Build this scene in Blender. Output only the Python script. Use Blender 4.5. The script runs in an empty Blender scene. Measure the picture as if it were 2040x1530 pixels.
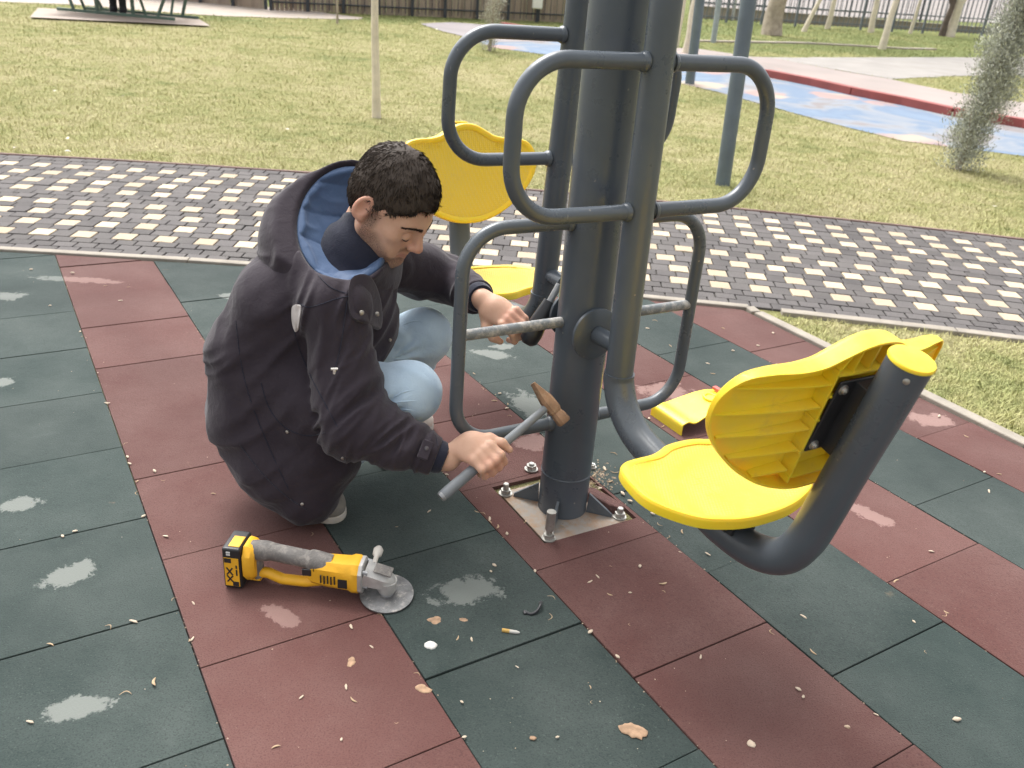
import bpy, bmesh, math, random, os
import numpy as np
from mathutils import Vector, Matrix

sc = bpy.context.scene
R_ = math.radians
random.seed(7); rng = np.random.default_rng(7)

# ------------------------------------------------------------------ camera, light, exposure
FPX, PITCH, ROLL, CAMH = 1693.0, .4404, .0790, 1.3226
def cam_axes():
    f = np.array([0, math.cos(PITCH), -math.sin(PITCH)]); r = np.array([1., 0, 0]); u = np.cross(r, f)
    c, s = math.cos(ROLL), math.sin(ROLL)
    return c*r + s*u, -s*r + c*u, f
CR, CU, CF = cam_axes()
CC = np.array([0, 0, CAMH])
cam = bpy.data.cameras.new('camera'); camo = bpy.data.objects.new('camera', cam); sc.collection.objects.link(camo)
M = Matrix.Identity(4)
for i in range(3):
    M[i][0], M[i][1], M[i][2] = CR[i], CU[i], -CF[i]
M[2][3] = CAMH
camo.matrix_world = M
cam.sensor_width = 36; cam.lens = FPX/2040*36; cam.clip_end = 500; cam.clip_start = .05
cam.dof.use_dof = True; cam.dof.focus_distance = 2.15; cam.dof.aperture_fstop = 5.6
sc.camera = camo

SUN_EL, SUN_AZ = R_(58), R_(-30)
w = bpy.data.worlds.new("World"); sc.world = w; w.use_nodes = True
nt = w.node_tree; nt.nodes.clear()
sky = nt.nodes.new('ShaderNodeTexSky'); sky.sky_type = 'NISHITA'; sky.sun_disc = False
sky.sun_elevation = SUN_EL; sky.sun_rotation = SUN_AZ; sky.air_density = 1.0; sky.dust_density = 6.0
hs = nt.nodes.new('ShaderNodeHueSaturation'); hs.inputs['Saturation'].default_value = .12   # overcast: cloud greys the blue
bg = nt.nodes.new('ShaderNodeBackground'); bg.inputs['Strength'].default_value = .15
wo = nt.nodes.new('ShaderNodeOutputWorld')
nt.links.new(sky.outputs[0], hs.inputs['Color']); nt.links.new(hs.outputs[0], bg.inputs[0]); nt.links.new(bg.outputs[0], wo.inputs[0])
sun = bpy.data.lights.new('sun', 'SUN'); sun.energy = .75; sun.angle = R_(28); sun.color = (1, .96, .9)
so = bpy.data.objects.new('sun', sun); sc.collection.objects.link(so)
# direction towards the sun (azimuth from +Y clockwise)
sd = Vector((math.sin(SUN_AZ)*math.cos(SUN_EL), math.cos(SUN_AZ)*math.cos(SUN_EL), math.sin(SUN_EL)))
so.rotation_euler = sd.to_track_quat('Z', 'Y').to_euler()
sc.view_settings.view_transform = 'Standard'; sc.view_settings.look = 'None'
sc.view_settings.exposure = 1.32; sc.view_settings.gamma = 1

# ------------------------------------------------------------------ geometry of the place
def ray(q): return ((q[0]-1020)/FPX)*CR - ((q[1]-765)/FPX)*CU + CF
def zplane(q, z=0.):
    d = ray(q); return CC + d*((z-CAMH)/d[2])
def terr(y):                                     # the park rises gently behind the paved path
    q = np.asarray(y, float) - 7
    return .04*np.where(q < 0, 0, np.where(q < 4, q*q/8, q-2))
def at(q):
    d = ray(q); t = 1.
    for _ in range(4000):
        X = CC + d*t
        if X[2] < terr(X[1]): break
        t *= 1.002
    X[2] = terr(X[1]); return X
def px_size(X): return float((np.asarray(X)-CC) @ CF)/FPX     # metres per photo pixel at X

YAW = -.5695
UX, WX = np.array([math.cos(YAW), -math.sin(YAW)]), np.array([math.sin(YAW), math.cos(YAW)])
U0 = .2593*.8; T = .4
AN = R_(31)                                       # exercise machine axes
E3 = np.array([math.cos(AN), math.sin(AN), 0]); D3 = np.array([math.sin(AN), -math.cos(AN), 0]); K3 = np.array([0, 0, 1.])
P3 = np.array([.168, 2.028, 0])
ARC = np.array([-.6, -18.])                       # centre of the curved path
R_IN, R_OUT = 21.96, 24.05

# ------------------------------------------------------------------ helpers
def link(o, parent=None):
    sc.collection.objects.link(o)
    if parent is not None: o.parent = parent
    return o
def tag(o, label=None, cat=None, group=None, kind=None):
    if label: o['label'] = label
    if cat: o['category'] = cat
    if group: o['group'] = group
    if kind: o['kind'] = kind
    return o
def empty(name, loc=(0, 0, 0)):
    o = bpy.data.objects.new(name, None); o.location = loc; o.empty_display_size = .1
    sc.collection.objects.link(o); return o

class MB:
    """collects shapes, then links them as ONE mesh object"""
    def __init__(s): s.v = []; s.f = []; s.mi = []
    def add(s, vs, fs, mi=0):
        b = len(s.v); s.v += [tuple(map(float, v)) for v in vs]; s.f += [tuple(i+b for i in f) for f in fs]; s.mi += [mi]*len(fs); return s
    def box(s, c, size, ax=None, mi=0, taper=1.):
        ax = np.eye(3) if ax is None else np.array(ax); h = np.array(size)/2; vs = []
        for sx, sy, sz in ((-1,-1,-1),(1,-1,-1),(1,1,-1),(-1,1,-1),(-1,-1,1),(1,-1,1),(1,1,1),(-1,1,1)):
            k = taper if sz > 0 else 1
            vs.append(np.array(c) + ax[0]*h[0]*sx*k + ax[1]*h[1]*sy*k + ax[2]*h[2]*sz)
        return s.add(vs, [(0,3,2,1),(4,5,6,7),(0,1,5,4),(1,2,6,5),(2,3,7,6),(3,0,4,7)], mi)
    def tube(s, pts, r, n=16, cap=True, mi=0):
        pts = [np.array(p, float) for p in pts]; m = len(pts)
        rs = [r]*m if np.isscalar(r) else list(r)
        tan = []
        for i in range(m):
            a = pts[max(i-1, 0)]; b = pts[min(i+1, m-1)]; t = b-a; tan.append(t/max(np.linalg.norm(t), 1e-9))
        up = np.array([0, 0, 1.]) if abs(tan[0][2]) < .9 else np.array([1., 0, 0])
        nx = np.cross(up, tan[0]); nx /= np.linalg.norm(nx); vs = []; fs = []
        for i in range(m):
            nx = nx - tan[i]*(nx@tan[i]); nx /= max(np.linalg.norm(nx), 1e-9); ny = np.cross(tan[i], nx)
            for j in range(n):
                a = 2*math.pi*j/n; vs.append(pts[i] + (nx*math.cos(a)+ny*math.sin(a))*rs[i])
        for i in range(m-1):
            for j in range(n):
                fs.append((i*n+j, i*n+(j+1) % n, (i+1)*n+(j+1) % n, (i+1)*n+j))
        if cap: fs += [tuple(range(n))[::-1], tuple((m-1)*n+j for j in range(n))]
        return s.add(vs, fs, mi)
    def prism(s, poly, z0, z1, mi=0, top=None):
        n = len(poly); vs = [(p[0], p[1], z0) for p in poly] + [(p[0], p[1], z1) for p in (top or poly)]
        return s.add(vs, [tuple(range(n))[::-1], tuple(range(n, 2*n))] + [(i, (i+1) % n, n+(i+1) % n, n+i) for i in range(n)], mi)
    def build(s, name, mats, parent=None, smooth=None, bevel=None, kind=None, seg=2, origin=None):
        me = bpy.data.meshes.new(name)
        off = np.zeros(3) if origin is None else np.array(origin, float)
        me.from_pydata([tuple(np.array(v)-off) for v in s.v], [], s.f)
        mats = mats if isinstance(mats, (list, tuple)) else [mats]
        for m in mats: me.materials.append(m)
        if len(mats) > 1: me.polygons.foreach_set('material_index', s.mi)
        if smooth is not None:
            bm = bmesh.new(); bm.from_mesh(me); bmesh.ops.recalc_face_normals(bm, faces=bm.faces)
            for e in bm.edges: e.smooth = len(e.link_faces) < 2 or e.calc_face_angle(0) < R_(smooth)
            for f in bm.faces: f.smooth = True
            bm.to_mesh(me); bm.free()
        o = bpy.data.objects.new(name, me); link(o, parent); o.location = tuple(off)
        if bevel:
            b = o.modifiers.new('bevel', 'BEVEL'); b.width = bevel; b.segments = seg; b.limit_method = 'ANGLE'; b.angle_limit = R_(40)
            for p in me.polygons: p.use_smooth = True
            b.harden_normals = True
        if kind: o['kind'] = kind
        return o

def fillet(pts, r, n=8):
    """polyline with rounded corners"""
    pts = [np.array(p, float) for p in pts]; out = [pts[0]]
    for i in range(1, len(pts)-1):
        ri = r[i-1] if isinstance(r, (list, tuple)) else r
        a, b, c = pts[i-1], pts[i], pts[i+1]; u = a-b; v = c-b; lu, lv = np.linalg.norm(u), np.linalg.norm(v); u /= lu; v /= lv
        th = math.acos(max(-1, min(1, u@v)))
        if th > math.pi-.02: out.append(b); continue
        L = min(ri/math.tan(th/2), lu*.49, lv*.49); rr = L*math.tan(th/2)
        bis = u+v; bis /= np.linalg.norm(bis); cen = b+bis*(rr/math.sin(th/2)); p0 = b+u*L-cen; p1 = b+v*L-cen
        om = math.acos(max(-1, min(1, (p0@p1)/(rr*rr))))
        for k in range(n+1):
            t = k/n; out.append(cen + (math.sin((1-t)*om)*p0 + math.sin(t*om)*p1)/math.sin(om))
    out.append(pts[-1]); return out
def catmull(pts, n=6, closed=True):
    pts = np.array(pts, float); m = len(pts); out = []
    for i in range(m if closed else m-1):
        p0, p1, p2, p3 = (pts[(i+k-1) % m] if closed else pts[min(max(i+k-1, 0), m-1)] for k in range(4))
        for k in range(n):
            t = k/n; out.append(.5*((2*p1)+(-p0+p2)*t+(2*p0-5*p1+4*p2-p3)*t*t+(-p0+3*p1-3*p2+p3)*t**3))
    if not closed: out.append(pts[-1])
    return np.array(out)
def clip(poly, n, c):                            # keep n.p <= c  (2-D)
    out = []; m = len(poly)
    for i in range(m):
        a, b = poly[i], poly[(i+1) % m]; da = n[0]*a[0]+n[1]*a[1]-c; db = n[0]*b[0]+n[1]*b[1]-c
        if da <= 0: out.append(a)
        if (da < 0 < db) or (db < 0 < da):
            t = da/(da-db); out.append((a[0]+(b[0]-a[0])*t, a[1]+(b[1]-a[1])*t))
    return out
def area(p): return .5*abs(sum(p[i][0]*p[(i+1) % len(p)][1]-p[(i+1) % len(p)][0]*p[i][1] for i in range(len(p))))
def inside(poly, x, y):
    poly = np.asarray(poly)[:, :2]; c = np.zeros(np.shape(x), bool); j = len(poly)-1
    for i in range(len(poly)):
        xi, yi = poly[i]; xj, yj = poly[j]
        with np.errstate(divide='ignore', invalid='ignore'):
            c ^= ((yi > y) != (yj > y)) & (x < (xj-xi)*(y-yi)/((yj-yi) if yj != yi else 1e-12)+xi)
        j = i
    return c

# ------------------------------------------------------------------ materials
class NT:
    def __init__(s, name):
        s.m = bpy.data.materials.new(name); s.m.use_nodes = True; s.t = s.m.node_tree
        s.b = s.t.nodes['Principled BSDF']
    def n(s, typ, **kw):
        x = s.t.nodes.new(typ)
        for k, v in kw.items():
            if k.startswith('i_'): x.inputs[k[2:].replace('_', ' ')].default_value = v
            else: setattr(x, k, v)
        return x
    def l(s, a, b): s.t.links.new(a, b)
    def coord(s, obj=False):
        if obj: return s.n('ShaderNodeTexCoord').outputs['Object']
        return s.n('ShaderNodeNewGeometry').outputs['Position']
    def noise(s, scale, detail=4, rough=.6, vec=None, dist=0):
        x = s.n('ShaderNodeTexNoise'); x.inputs['Scale'].default_value = scale; x.inputs['Detail'].default_value = detail
        x.inputs['Roughness'].default_value = rough; x.inputs['Distortion'].default_value = dist
        s.l(vec if vec is not None else s.coord(), x.inputs['Vector']); return x.outputs['Fac']
    def ramp(s, fac, stops, interp='LINEAR'):
        x = s.n('ShaderNodeValToRGB'); e = x.color_ramp.elements; x.color_ramp.interpolation = interp
        while len(e) < len(stops): e.new(.5)
        for q, (p, c) in zip(e, stops):
            q.position = p; q.color = (c, c, c, 1) if np.isscalar(c) else (*c, 1)
        s.l(fac, x.inputs[0]); return x.outputs[0]
    def mix(s, fac, a, b, mode='MIX'):
        x = s.n('ShaderNodeMix', data_type='RGBA', blend_type=mode)
        for sock, v in ((x.inputs[0], fac), (x.inputs[6], a), (x.inputs[7], b)):
            if hasattr(v, 'links'): s.l(v, sock)
            elif np.isscalar(v): sock.default_value = v
            else: sock.default_value = (*v, 1)
        return x.outputs[2]
    def math(s, op, a, b=0., clamp=False):
        x = s.n('ShaderNodeMath', operation=op, use_clamp=clamp)
        for sock, v in zip(x.inputs, (a, b)):
            if hasattr(v, 'links'): s.l(v, sock)
            else: sock.default_value = v
        return x.outputs[0]
    def bump(s, h, strength=.3, dist=.01, prev=None):
        x = s.n('ShaderNodeBump'); x.inputs['Strength'].default_value = strength; x.inputs['Distance'].default_value = dist
        s.l(h, x.inputs['Height'])
        if prev is not None: s.l(prev, x.inputs['Normal'])
        return x.outputs[0]
    def out(s, color=None, rough=None, normal=None, **kw):
        for sock, v in (('Base Color', color), ('Roughness', rough), ('Normal', normal)):
            if v is None: continue
            if hasattr(v, 'links'): s.l(v, s.b.inputs[sock])
            elif np.isscalar(v): s.b.inputs[sock].default_value = v
            else: s.b.inputs[sock].default_value = (*v, 1)
        for k, v in kw.items(): s.b.inputs[k.replace('_', ' ')].default_value = v
        return s.m
def mat(name, col, rough=.6, var=.15, vscale=12., bump=0., bscale=80., metal=0., obj=True, dirt=None, dirt_amt=.0, **kw):
    m = NT(name); co = m.coord(obj); col = np.array(col)
    c = m.mix(m.ramp(m.noise(vscale, 5, .6, co), [(.3, 0), (.7, 1)]), col*(1-var), np.minimum(col*(1+var), 1))
    if dirt is not None:
        c = m.mix(m.ramp(m.noise(vscale*1.7, 7, .75, co), [(1-dirt_amt-.12, 0), (1-dirt_amt+.06, 1)]), c, dirt)
    r = m.ramp(m.noise(vscale*2, 4, .6, co), [(.3, max(rough-.08, 0)), (.7, min(rough+.08, 1))])
    nrm = m.bump(m.noise(bscale, 4, .6, co), bump, .004) if bump else None
    return m.out(c, r, nrm, Metallic=metal, **kw)

def rubber(name, col, dust):
    m = NT(name); co = m.coord()
    isl = m.n('ShaderNodeNewGeometry').outputs['Random Per Island']
    base = m.mix(isl, np.array(col)*.9, np.array(col)*1.14)
    base = m.mix(m.ramp(m.noise(2.2, 5, .65, co), [(.34, .0), (.74, .36)]), base, dust)               # traffic dust
    base = m.mix(m.ramp(m.noise(9, 6, .7, co), [(.6, 0), (.85, .22)]), base, dust)
    g = m.noise(310, 2, .5, co); base = m.mix(m.ramp(g, [(.36, .42), (.48, .0)]), base, np.array(col)*.35)  # granules
    g2 = m.noise(240, 2, .5, co); base = m.mix(m.ramp(g2, [(.64, 0), (.74, .3)]), base, np.array(dust)*1.1)
    # worn, pale scuffs where the top skin of the tile is gone
    wn = m.math('ADD', m.math('MULTIPLY', m.noise(18, 8, .72, co, .3), 3.0), m.math('MULTIPLY', m.noise(190, 3, .7, co), .35))
    mask = None
    for q, sx, sy, rot in WORN:
        X = zplane(q); k = px_size(X)
        mp = m.n('ShaderNodeMapping', vector_type='TEXTURE'); mp.inputs['Location'].default_value = (X[0], X[1], 0)
        mp.inputs['Rotation'].default_value = (0, 0, R_(rot)); mp.inputs['Scale'].default_value = (sx, sy, 1)
        m.l(co, mp.inputs[0]); ln = m.n('ShaderNodeVectorMath', operation='LENGTH'); m.l(mp.outputs[0], ln.inputs[0])
        a = m.math('ADD', ln.outputs['Value'], wn)
        mask = a if mask is None else m.math('MINIMUM', mask, a)
    mr = m.n('ShaderNodeMapRange'); mr.inputs[1].default_value = 2.68; mr.inputs[2].default_value = 2.50; mr.inputs[4].default_value = .72
    m.l(mask, mr.inputs[0])
    base = m.mix(mr.outputs[0], base, np.array(dust)*1.0 + np.array(WORN_TINT[name]))
    base = m.mix(m.ramp(m.noise(.9, 3, .6, co, 1.), [(.45, 0), (.62, .28)]), base, np.array(col)*.62)      # damp, darker areas
    # sandy dirt
    base = m.mix(m.ramp(m.noise(1.7, 6, .75, co, .4), [(.66, 0), (.75, .5)]), base, (.3, .2, .12))
    h = m.math('ADD', g, m.math('MULTIPLY', m.noise(45, 3, .6, co), .6))
    return m.out(base, .93, m.bump(h, .5, .003), Specular_IOR_Level=.25, Sheen_Weight=.05, Sheen_Roughness=.6)
WORN = [((35,1005),.062,.034,32), ((135,1145),.06,.042,60), ((155,1410),.062,.032,25), ((562,1228),.058,.024,-22), ((930,1178),.088,.05,10),
        ((0,760),.05,.04,0), ((1735,1025),.075,.034,-50), ((1855,835),.09,.05,10), ((150,556),.2,.035,5), ((985,705),.085,.04,-10),
        ((1055,805),.06,.1,30), ((1330,780),.1,.07,0), ((1060,880),.09,.05,10), ((20,590),.06,.05,0), ((470,590),.07,.04,0), ((1000,690),.05,.03,20)]
WORN_TINT = {'green_rubber': (.06, .055, .05), 'red_rubber': (.07, .04, .035)}
m_green = rubber('green_rubber', (.021, .034, .031), (.135, .152, .140))
m_red = rubber('red_rubber', (.088, .034, .029), (.205, .135, .12))
m_gap = mat('joint_dirt', (.06, .05, .042), .95, .4, 60)

m_conc = mat('kerb_concrete', (.27, .24, .20), .9, .2, 9, .4, 120, dirt=(.2, .18, .13), dirt_amt=.32)
def paver(name, col, dark):
    m = NT(name); co = m.coord(); isl = m.n('ShaderNodeNewGeometry').outputs['Random Per Island']
    c = m.mix(isl, np.array(col)*.74, np.array(col)*1.2)
    c = m.mix(m.ramp(m.noise(3, 5, .65, co), [(.35, 0), (.75, .5)]), c, dark)
    g = m.noise(180, 3, .6, co); c = m.mix(m.ramp(g, [(.36, .5), (.5, 0)]), c, np.array(col)*.5)
    return m.out(c, .9, m.bump(g, .35, .003), Specular_IOR_Level=.3)
m_pdark = paver('dark_paver', (.094, .086, .085), (.155, .142, .131))
m_pyel = paver('cream_paver', (.50, .41, .295), (.40, .325, .235))
m_soil = mat('soil', (.10, .085, .055), .95, .35, 8, .5, 60, obj=False)

# ------------------------------------------------------------------ ground sheets
def sheet(name, poly, off, m, cell=1., kind='structure', wob=0.):
    poly = [tuple(p[:2]) for p in poly]
    if wob:
        pp = []
        for i in range(len(poly)):
            a, b = np.array(poly[i]), np.array(poly[(i+1) % len(poly)]); L = np.linalg.norm(b-a); nn = max(1, int(L/.35))
            for k in range(nn): pp.append(tuple(a+(b-a)*k/nn + rng.normal(0, wob, 2)*(k > 0)))
        poly = pp
    ys = [p[1] for p in poly]; xs = [p[0] for p in poly]; mb = MB()
    y = math.floor(min(ys)/cell)*cell
    while y < max(ys):
        st = clip(clip(poly, (0, 1), y+cell), (0, -1), -y)
        if len(st) > 2 and area(st) > 1e-5:
            # strips are straight in y, so one n-gon per strip conforms to the terrain
            mb.add([(p[0], p[1], terr(p[1])+off) for p in st], [tuple(range(len(st)))])
        y += cell
    me = bpy.data.meshes.new(name); me.from_pydata(mb.v, [], mb.f); me.materials.append(m)
    bm = bmesh.new(); bm.from_mesh(me); bmesh.ops.triangulate(bm, faces=bm.faces); bmesh.ops.recalc_face_normals(bm, faces=bm.faces)
    if sum(f.normal.z for f in bm.faces) < 0: bmesh.ops.reverse_faces(bm, faces=bm.faces)
    bm.to_mesh(me); bm.free()
    o = bpy.data.objects.new(name, me); link(o); o['kind'] = kind; return o

def lawn_mat(name, soil=False):
    m = NT(name); co = m.coord()
    big = m.noise(.55, 6, .65, co); mid = m.noise(3.4, 5, .7, co, .6)
    f = m.math('ADD', m.math('MULTIPLY', big, .5), m.math('MULTIPLY', mid, .5))
    # greener towards the far side of the park, strawy near the path
    yy = m.n('ShaderNodeSeparateXYZ'); m.l(co, yy.inputs[0])
    far = m.n('ShaderNodeMapRange'); far.inputs[1].default_value = 15; far.inputs[2].default_value = 22; m.l(yy.outputs['Y'], far.inputs[0])
    far.inputs[4].default_value = .16
    f = m.math('SUBTRACT', f, far.outputs[0])
    straw, mixc, green = (.545, .485, .265), (.42, .405, .175), (.22, .26, .095)
    if soil: straw, mixc, green = tuple(np.array(straw)*.8), tuple(np.array(mixc)*.78), tuple(np.array(green)*.82)
    c = m.ramp(f, [(.35, green), (.47, mixc), (.575, straw)])
    if not soil:
        isl = m.n('ShaderNodeNewGeometry').outputs['Random Per Island']
        c = m.mix(m.math('MULTIPLY', isl, .5), c, m.mix(isl, straw, green))
        v = m.n('ShaderNodeHueSaturation'); m.l(c, v.inputs['Color'])
        m.l(m.math('ADD', m.math('MULTIPLY', isl, .36), .86), v.inputs['Value']); c = v.outputs[0]
        return m.out(c, .75, Specular_IOR_Level=.25)
    g = m.noise(40, 5, .75, co); c = m.mix(m.ramp(g, [(.35, .4), (.6, 0)]), c, (.14, .13, .05))
    return m.out(c, .95, m.bump(m.math('ADD', g, m.noise(9, 4, .7, co)), .9, .05), Specular_IOR_Level=.1)
m_lawn = lawn_mat('lawn_ground', True); m_blade = lawn_mat('grass_blade')

# the terrain: one big sheet, flat near, rising behind
gx = np.concatenate([np.arange(-60, 61, 4.)]); gy = np.concatenate([np.arange(-8, 40, .5), np.arange(40, 121, 8.)])
VX, VY = np.meshgrid(gx, gy); vs = np.stack([VX, VY, terr(VY)-.012 - .03*((VY < 2)*1.)], -1).reshape(-1, 3)
nx_ = len(gx); fs = [(j*nx_+i, j*nx_+i+1, (j+1)*nx_+i+1, (j+1)*nx_+i) for j in range(len(gy)-1) for i in range(nx_-1)]
g = MB(); g.add(vs, fs); g.build('lawn', m_lawn, kind='structure', smooth=180)

# ------------------------------------------------------------------ rubber tile floor
KL = zplane((1500, 627))[:2]; KR = zplane((2040, 893))[:2]
dk = (KR-KL)/np.linalg.norm(KR-KL); nk = np.array([dk[1], -dk[0]])
if nk @ (np.array([1.6, 4.]) - KL) < 0: nk = -nk                     # points to the grass triangle
ck = nk @ KL
def path_edge(x): return math.sqrt(R_IN**2-(x-ARC[0])**2)+ARC[1]
CH = [np.array([x, path_edge(x)-.055]) for x in (-9, -6, -4, -2.5, -1.3, -.2, .7, 1.2)]
def clip_floor(poly):
    poly = clip(poly, nk, ck-.002)
    for a, b in zip(CH[:-1], CH[1:]):
        if len(poly) < 3: return []
        t = (b-a)/np.linalg.norm(b-a); n = np.array([-t[1], t[0]])
        poly = clip(poly, n, n@a)
    return poly
VOFF = dict(zip((0, 1, 2, 3, 4, 5, -1), np.array([1.7861, 1.4922, 1.25, 1.0073, 1.2108, 1.467, 2.0368])*.8))
# pit cut in the tiles around the anchor plate
pit_c = P3[:2] + D3[:2]*(-.015) + E3[:2]*.012; pa, pb = .150, .148
PIT = [pit_c + E3[:2]*sx*pa + D3[:2]*sy*pb for sx, sy in ((-1, -1), (1, -1), (1, 1), (-1, 1))]
floor = MB(); cut = MB()
for iu in range(-9, 9):
    v0 = VOFF.get(iu, VOFF[0] + .137*iu)
    for iv in range(-14, 16):
        gp = .0014
        u1, u2 = U0+iu*T+gp, U0+(iu+1)*T-gp; w1, w2 = v0+iv*T+gp, v0+(iv+1)*T-gp
        q = [tuple(UX*u+WX*v_) for u, v_ in ((u1, w1), (u2, w1), (u2, w2), (u1, w2))]
        c = np.mean(q, 0)
        if c[1] < -.6 or abs(c[0]) > 5.5: continue
        q = clip_floor(q)
        if len(q) < 3 or area(q) < 2e-4: continue
        mi = iu % 2                                                   # even strips red
        dz = rng.normal(0, .0012)
        pieces = [q]; hit = False
        if np.linalg.norm(c-pit_c) < .6:
            pieces = []; rest = q
            for k in range(4):
                a, b = PIT[k], PIT[(k+1) % 4]; t = (b-a)/np.linalg.norm(b-a); n = np.array([t[1], -t[0]])
                if n @ (pit_c-a) > 0: n = -n
                o_ = clip(rest, -n, -(n@a)) if len(rest) > 2 else []
                if len(o_) > 2 and area(o_) > 1e-6: pieces.append(o_)
                rest = clip(rest, n, n@a) if len(rest) > 2 else []
            hit = len(rest) > 2 and area(rest) > 1e-6
            if not hit: pieces = [q]
        for pc in pieces:
            (cut if hit else floor).prism(pc, -.04, dz, mi)
floor.build('rubber_tile_floor', [m_red, m_green], bevel=.0035, kind='structure', smooth=30)
o = cut.build('rubber_tile_floor', [m_red, m_green], kind='structure', smooth=30)
g = MB(); g.add([(-6, -1, -.028), (6, -1, -.028), (6, 2, -.028), (2.2, 2.4, -.028), (1.1, 3.75, -.028), (-.6, 3.9, -.028), (-6, 3.4, -.028)], [(0, 1, 2, 3, 4, 5, 6)])
g.build('floor_bed', m_gap, kind='structure')

# ------------------------------------------------------------------ kerbs and paved path
def kerb_strip(name, pts, wd, z0, z1, m=m_conc, seg=1.0, gap=.004):
    mb = MB(); pts = [np.array(p[:2]) for p in pts]
    for a, b in zip(pts[:-1], pts[1:]):
        L = np.linalg.norm(b-a); t = (b-a)/L; n = np.array([-t[1], t[0]]); k = max(1, round(L/seg))
        for i in range(k):
            p = a+t*(L*i/k+gap/2); q = a+t*(L*(i+1)/k-gap/2)
            zs = [terr(x[1]) for x in (p, q)]
            vs = [(*(p-n*wd/2), zs[0]+z0), (*(q-n*wd/2), zs[1]+z0), (*(q+n*wd/2), zs[1]+z0), (*(p+n*wd/2), zs[0]+z0)]
            vs += [(v[0], v[1], v[2]-z0+z1) for v in vs]
            mb.add(vs, [(0, 3, 2, 1), (4, 5, 6, 7), (0, 1, 5, 4), (1, 2, 6, 5), (2, 3, 7, 6), (3, 0, 4, 7)])
    return mb.build(name, m, bevel=.006, kind='structure')
arcp = lambda r, x: np.array([x, math.sqrt(r*r-(x-ARC[0])**2)+ARC[1]])
kerb_strip('kerb', [arcp(R_IN-.028, x) for x in np.arange(-7, 1.13, .9)] + [KL+np.array([.02, .02])], .05, -.05, .012)
kerb_strip('kerb', [KL+nk*.03, KR+nk*.03, KR+nk*.03+dk*1.6], .055, -.05, .014)
kerb_strip('kerb', [arcp(R_IN-.03, x) for x in np.arange(1.25, 7, .8)], .06, -.05, .01)
m_edge = mat('edge_strip', (.17, .11, .095), .9, .25, 10, .3, 90)
kerb_strip('path_edging', [arcp(R_OUT+.025, x) for x in np.arange(-9, 9.1, .75)], .03, -.05, .006, m_edge)
pv = MB(); yrows = [(22.26, .001), (22.465, .024), (22.67, -.02), (22.875, .111), (23.18, .021), (23.385, -.019), (23.59, -.01), (23.80, .018)]
edges = [R_IN+.004]
rows = []
prev = R_IN
for rc, ph in yrows:
    lo, hi = rc-.057, rc+.057
    gapw = lo-prev; nd = max(1, round(gapw/.095))
    for k in range(nd): rows.append((prev+gapw*k/nd, prev+gapw*(k+1)/nd, None))
    rows.append((lo, hi, ph)); prev = hi
gapw = R_OUT-prev; nd = round(gapw/.09)
for k in range(nd): rows.append((prev+gapw*k/nd, prev+gapw*(k+1)/nd, None))
for ri, (r0, r1, ph) in enumerate(rows):
    rm = (r0+r1)/2; s = -8.2*1.0
    if ph is None: segs = None
    x = -8.0 - (ri % 2)*.05
    base = 1.436 + (ph or 0) - .066
    k0 = int((-8-base)/.205)
    if ph is not None:
        seq = []
        for k in range(k0, k0+80): a = base+.205*k+.0135; seq += [(a, a+.106, 1), (a+.106, a+.205, 0)]
    else:
        seq = [(-8+.1025*k+(ri % 2)*.05, -8+.1025*(k+1)+(ri % 2)*.05, 0) for k in range(160)]
    for a, b, mi in seq:
        gp = .0025; a += gp; b -= gp
        q = []
        ia, ib = (a+.6)/rm, (b+.6)/rm                                  # arc angle from x = -0.6
        dz = rng.normal(0, .0012); sk = .010 if mi else .0
        for ang, rr, kk in ((ia, r0+gp, 0), (ib, r0+gp, 0), (ib, r1-gp, 0), (ia, r1-gp, 0)):
            q.append((ARC[0]+rr*math.sin(ang), ARC[1]+rr*math.cos(ang)))
        if mi:                                                          # dog-eared long sides of the cream blocks
            c = np.mean(q, 0); q = [tuple(np.array(p)) for p in q]
            q = [q[0], tuple(np.array(q[0])*.5+np.array(q[1])*.5-(np.array(q[3])-np.array(q[0]))*-.06), q[1], q[2], tuple(np.array(q[2])*.5+np.array(q[3])*.5+(np.array(q[3])-np.array(q[0]))*.0), q[3]]
        pv.prism(q, -.05, dz, mi)
pv.build('paved_path', [m_pdark, m_pyel], bevel=.004, kind='structure', seg=1)
g = MB(); n_ = 60
ang = np.linspace(-.36, .42, n_)
vs = [(ARC[0]+r*math.sin(t), ARC[1]+r*math.cos(t), -.010) for r in (R_IN, R_OUT+.01) for t in ang]
g.add(vs, [(i, i+1, n_+i+1, n_+i) for i in range(n_-1)]); g.build('path_bed', mat('path_joint', (.07, .065, .055), .95, .3, 30), kind='structure')
#@@SETTING_END
# ------------------------------------------------------------------ far ground: painted path, walks, pads
def P_(*qs): return [at(q)[:2] for q in qs]
def painted():
    m = NT('painted_rubber'); co = m.coord()
    a = m.noise(.8, 4, .6, co, .5)
    c = m.ramp(a, [(.36, (.20, .18, .18)), (.44, (.22, .24, .27)), (.52, (.135, .185, .26)), (.66, (.17, .225, .30))])
    v = m.n('ShaderNodeTexVoronoi'); v.inputs['Scale'].default_value = .62; m.l(co, v.inputs['Vector'])
    spot = m.math('ADD', v.outputs['Distance'], m.math('MULTIPLY', m.noise(3, 4, .6, co), .35))
    c = m.mix(m.ramp(spot, [(.36, .85), (.42, 0)]), c, m.mix(m.ramp(m.noise(.9, 2, .5, co), [(.45, 0), (.55, 1)]), (.34, .22, .19), (.40, .33, .25)))
    c = m.mix(m.ramp(m.noise(5, 6, .75, co), [(.55, 0), (.8, .5)]), c, (.29, .29, .29))
    return m.out(c, .85, Specular_IOR_Level=.3)
m_paint = painted()
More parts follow.
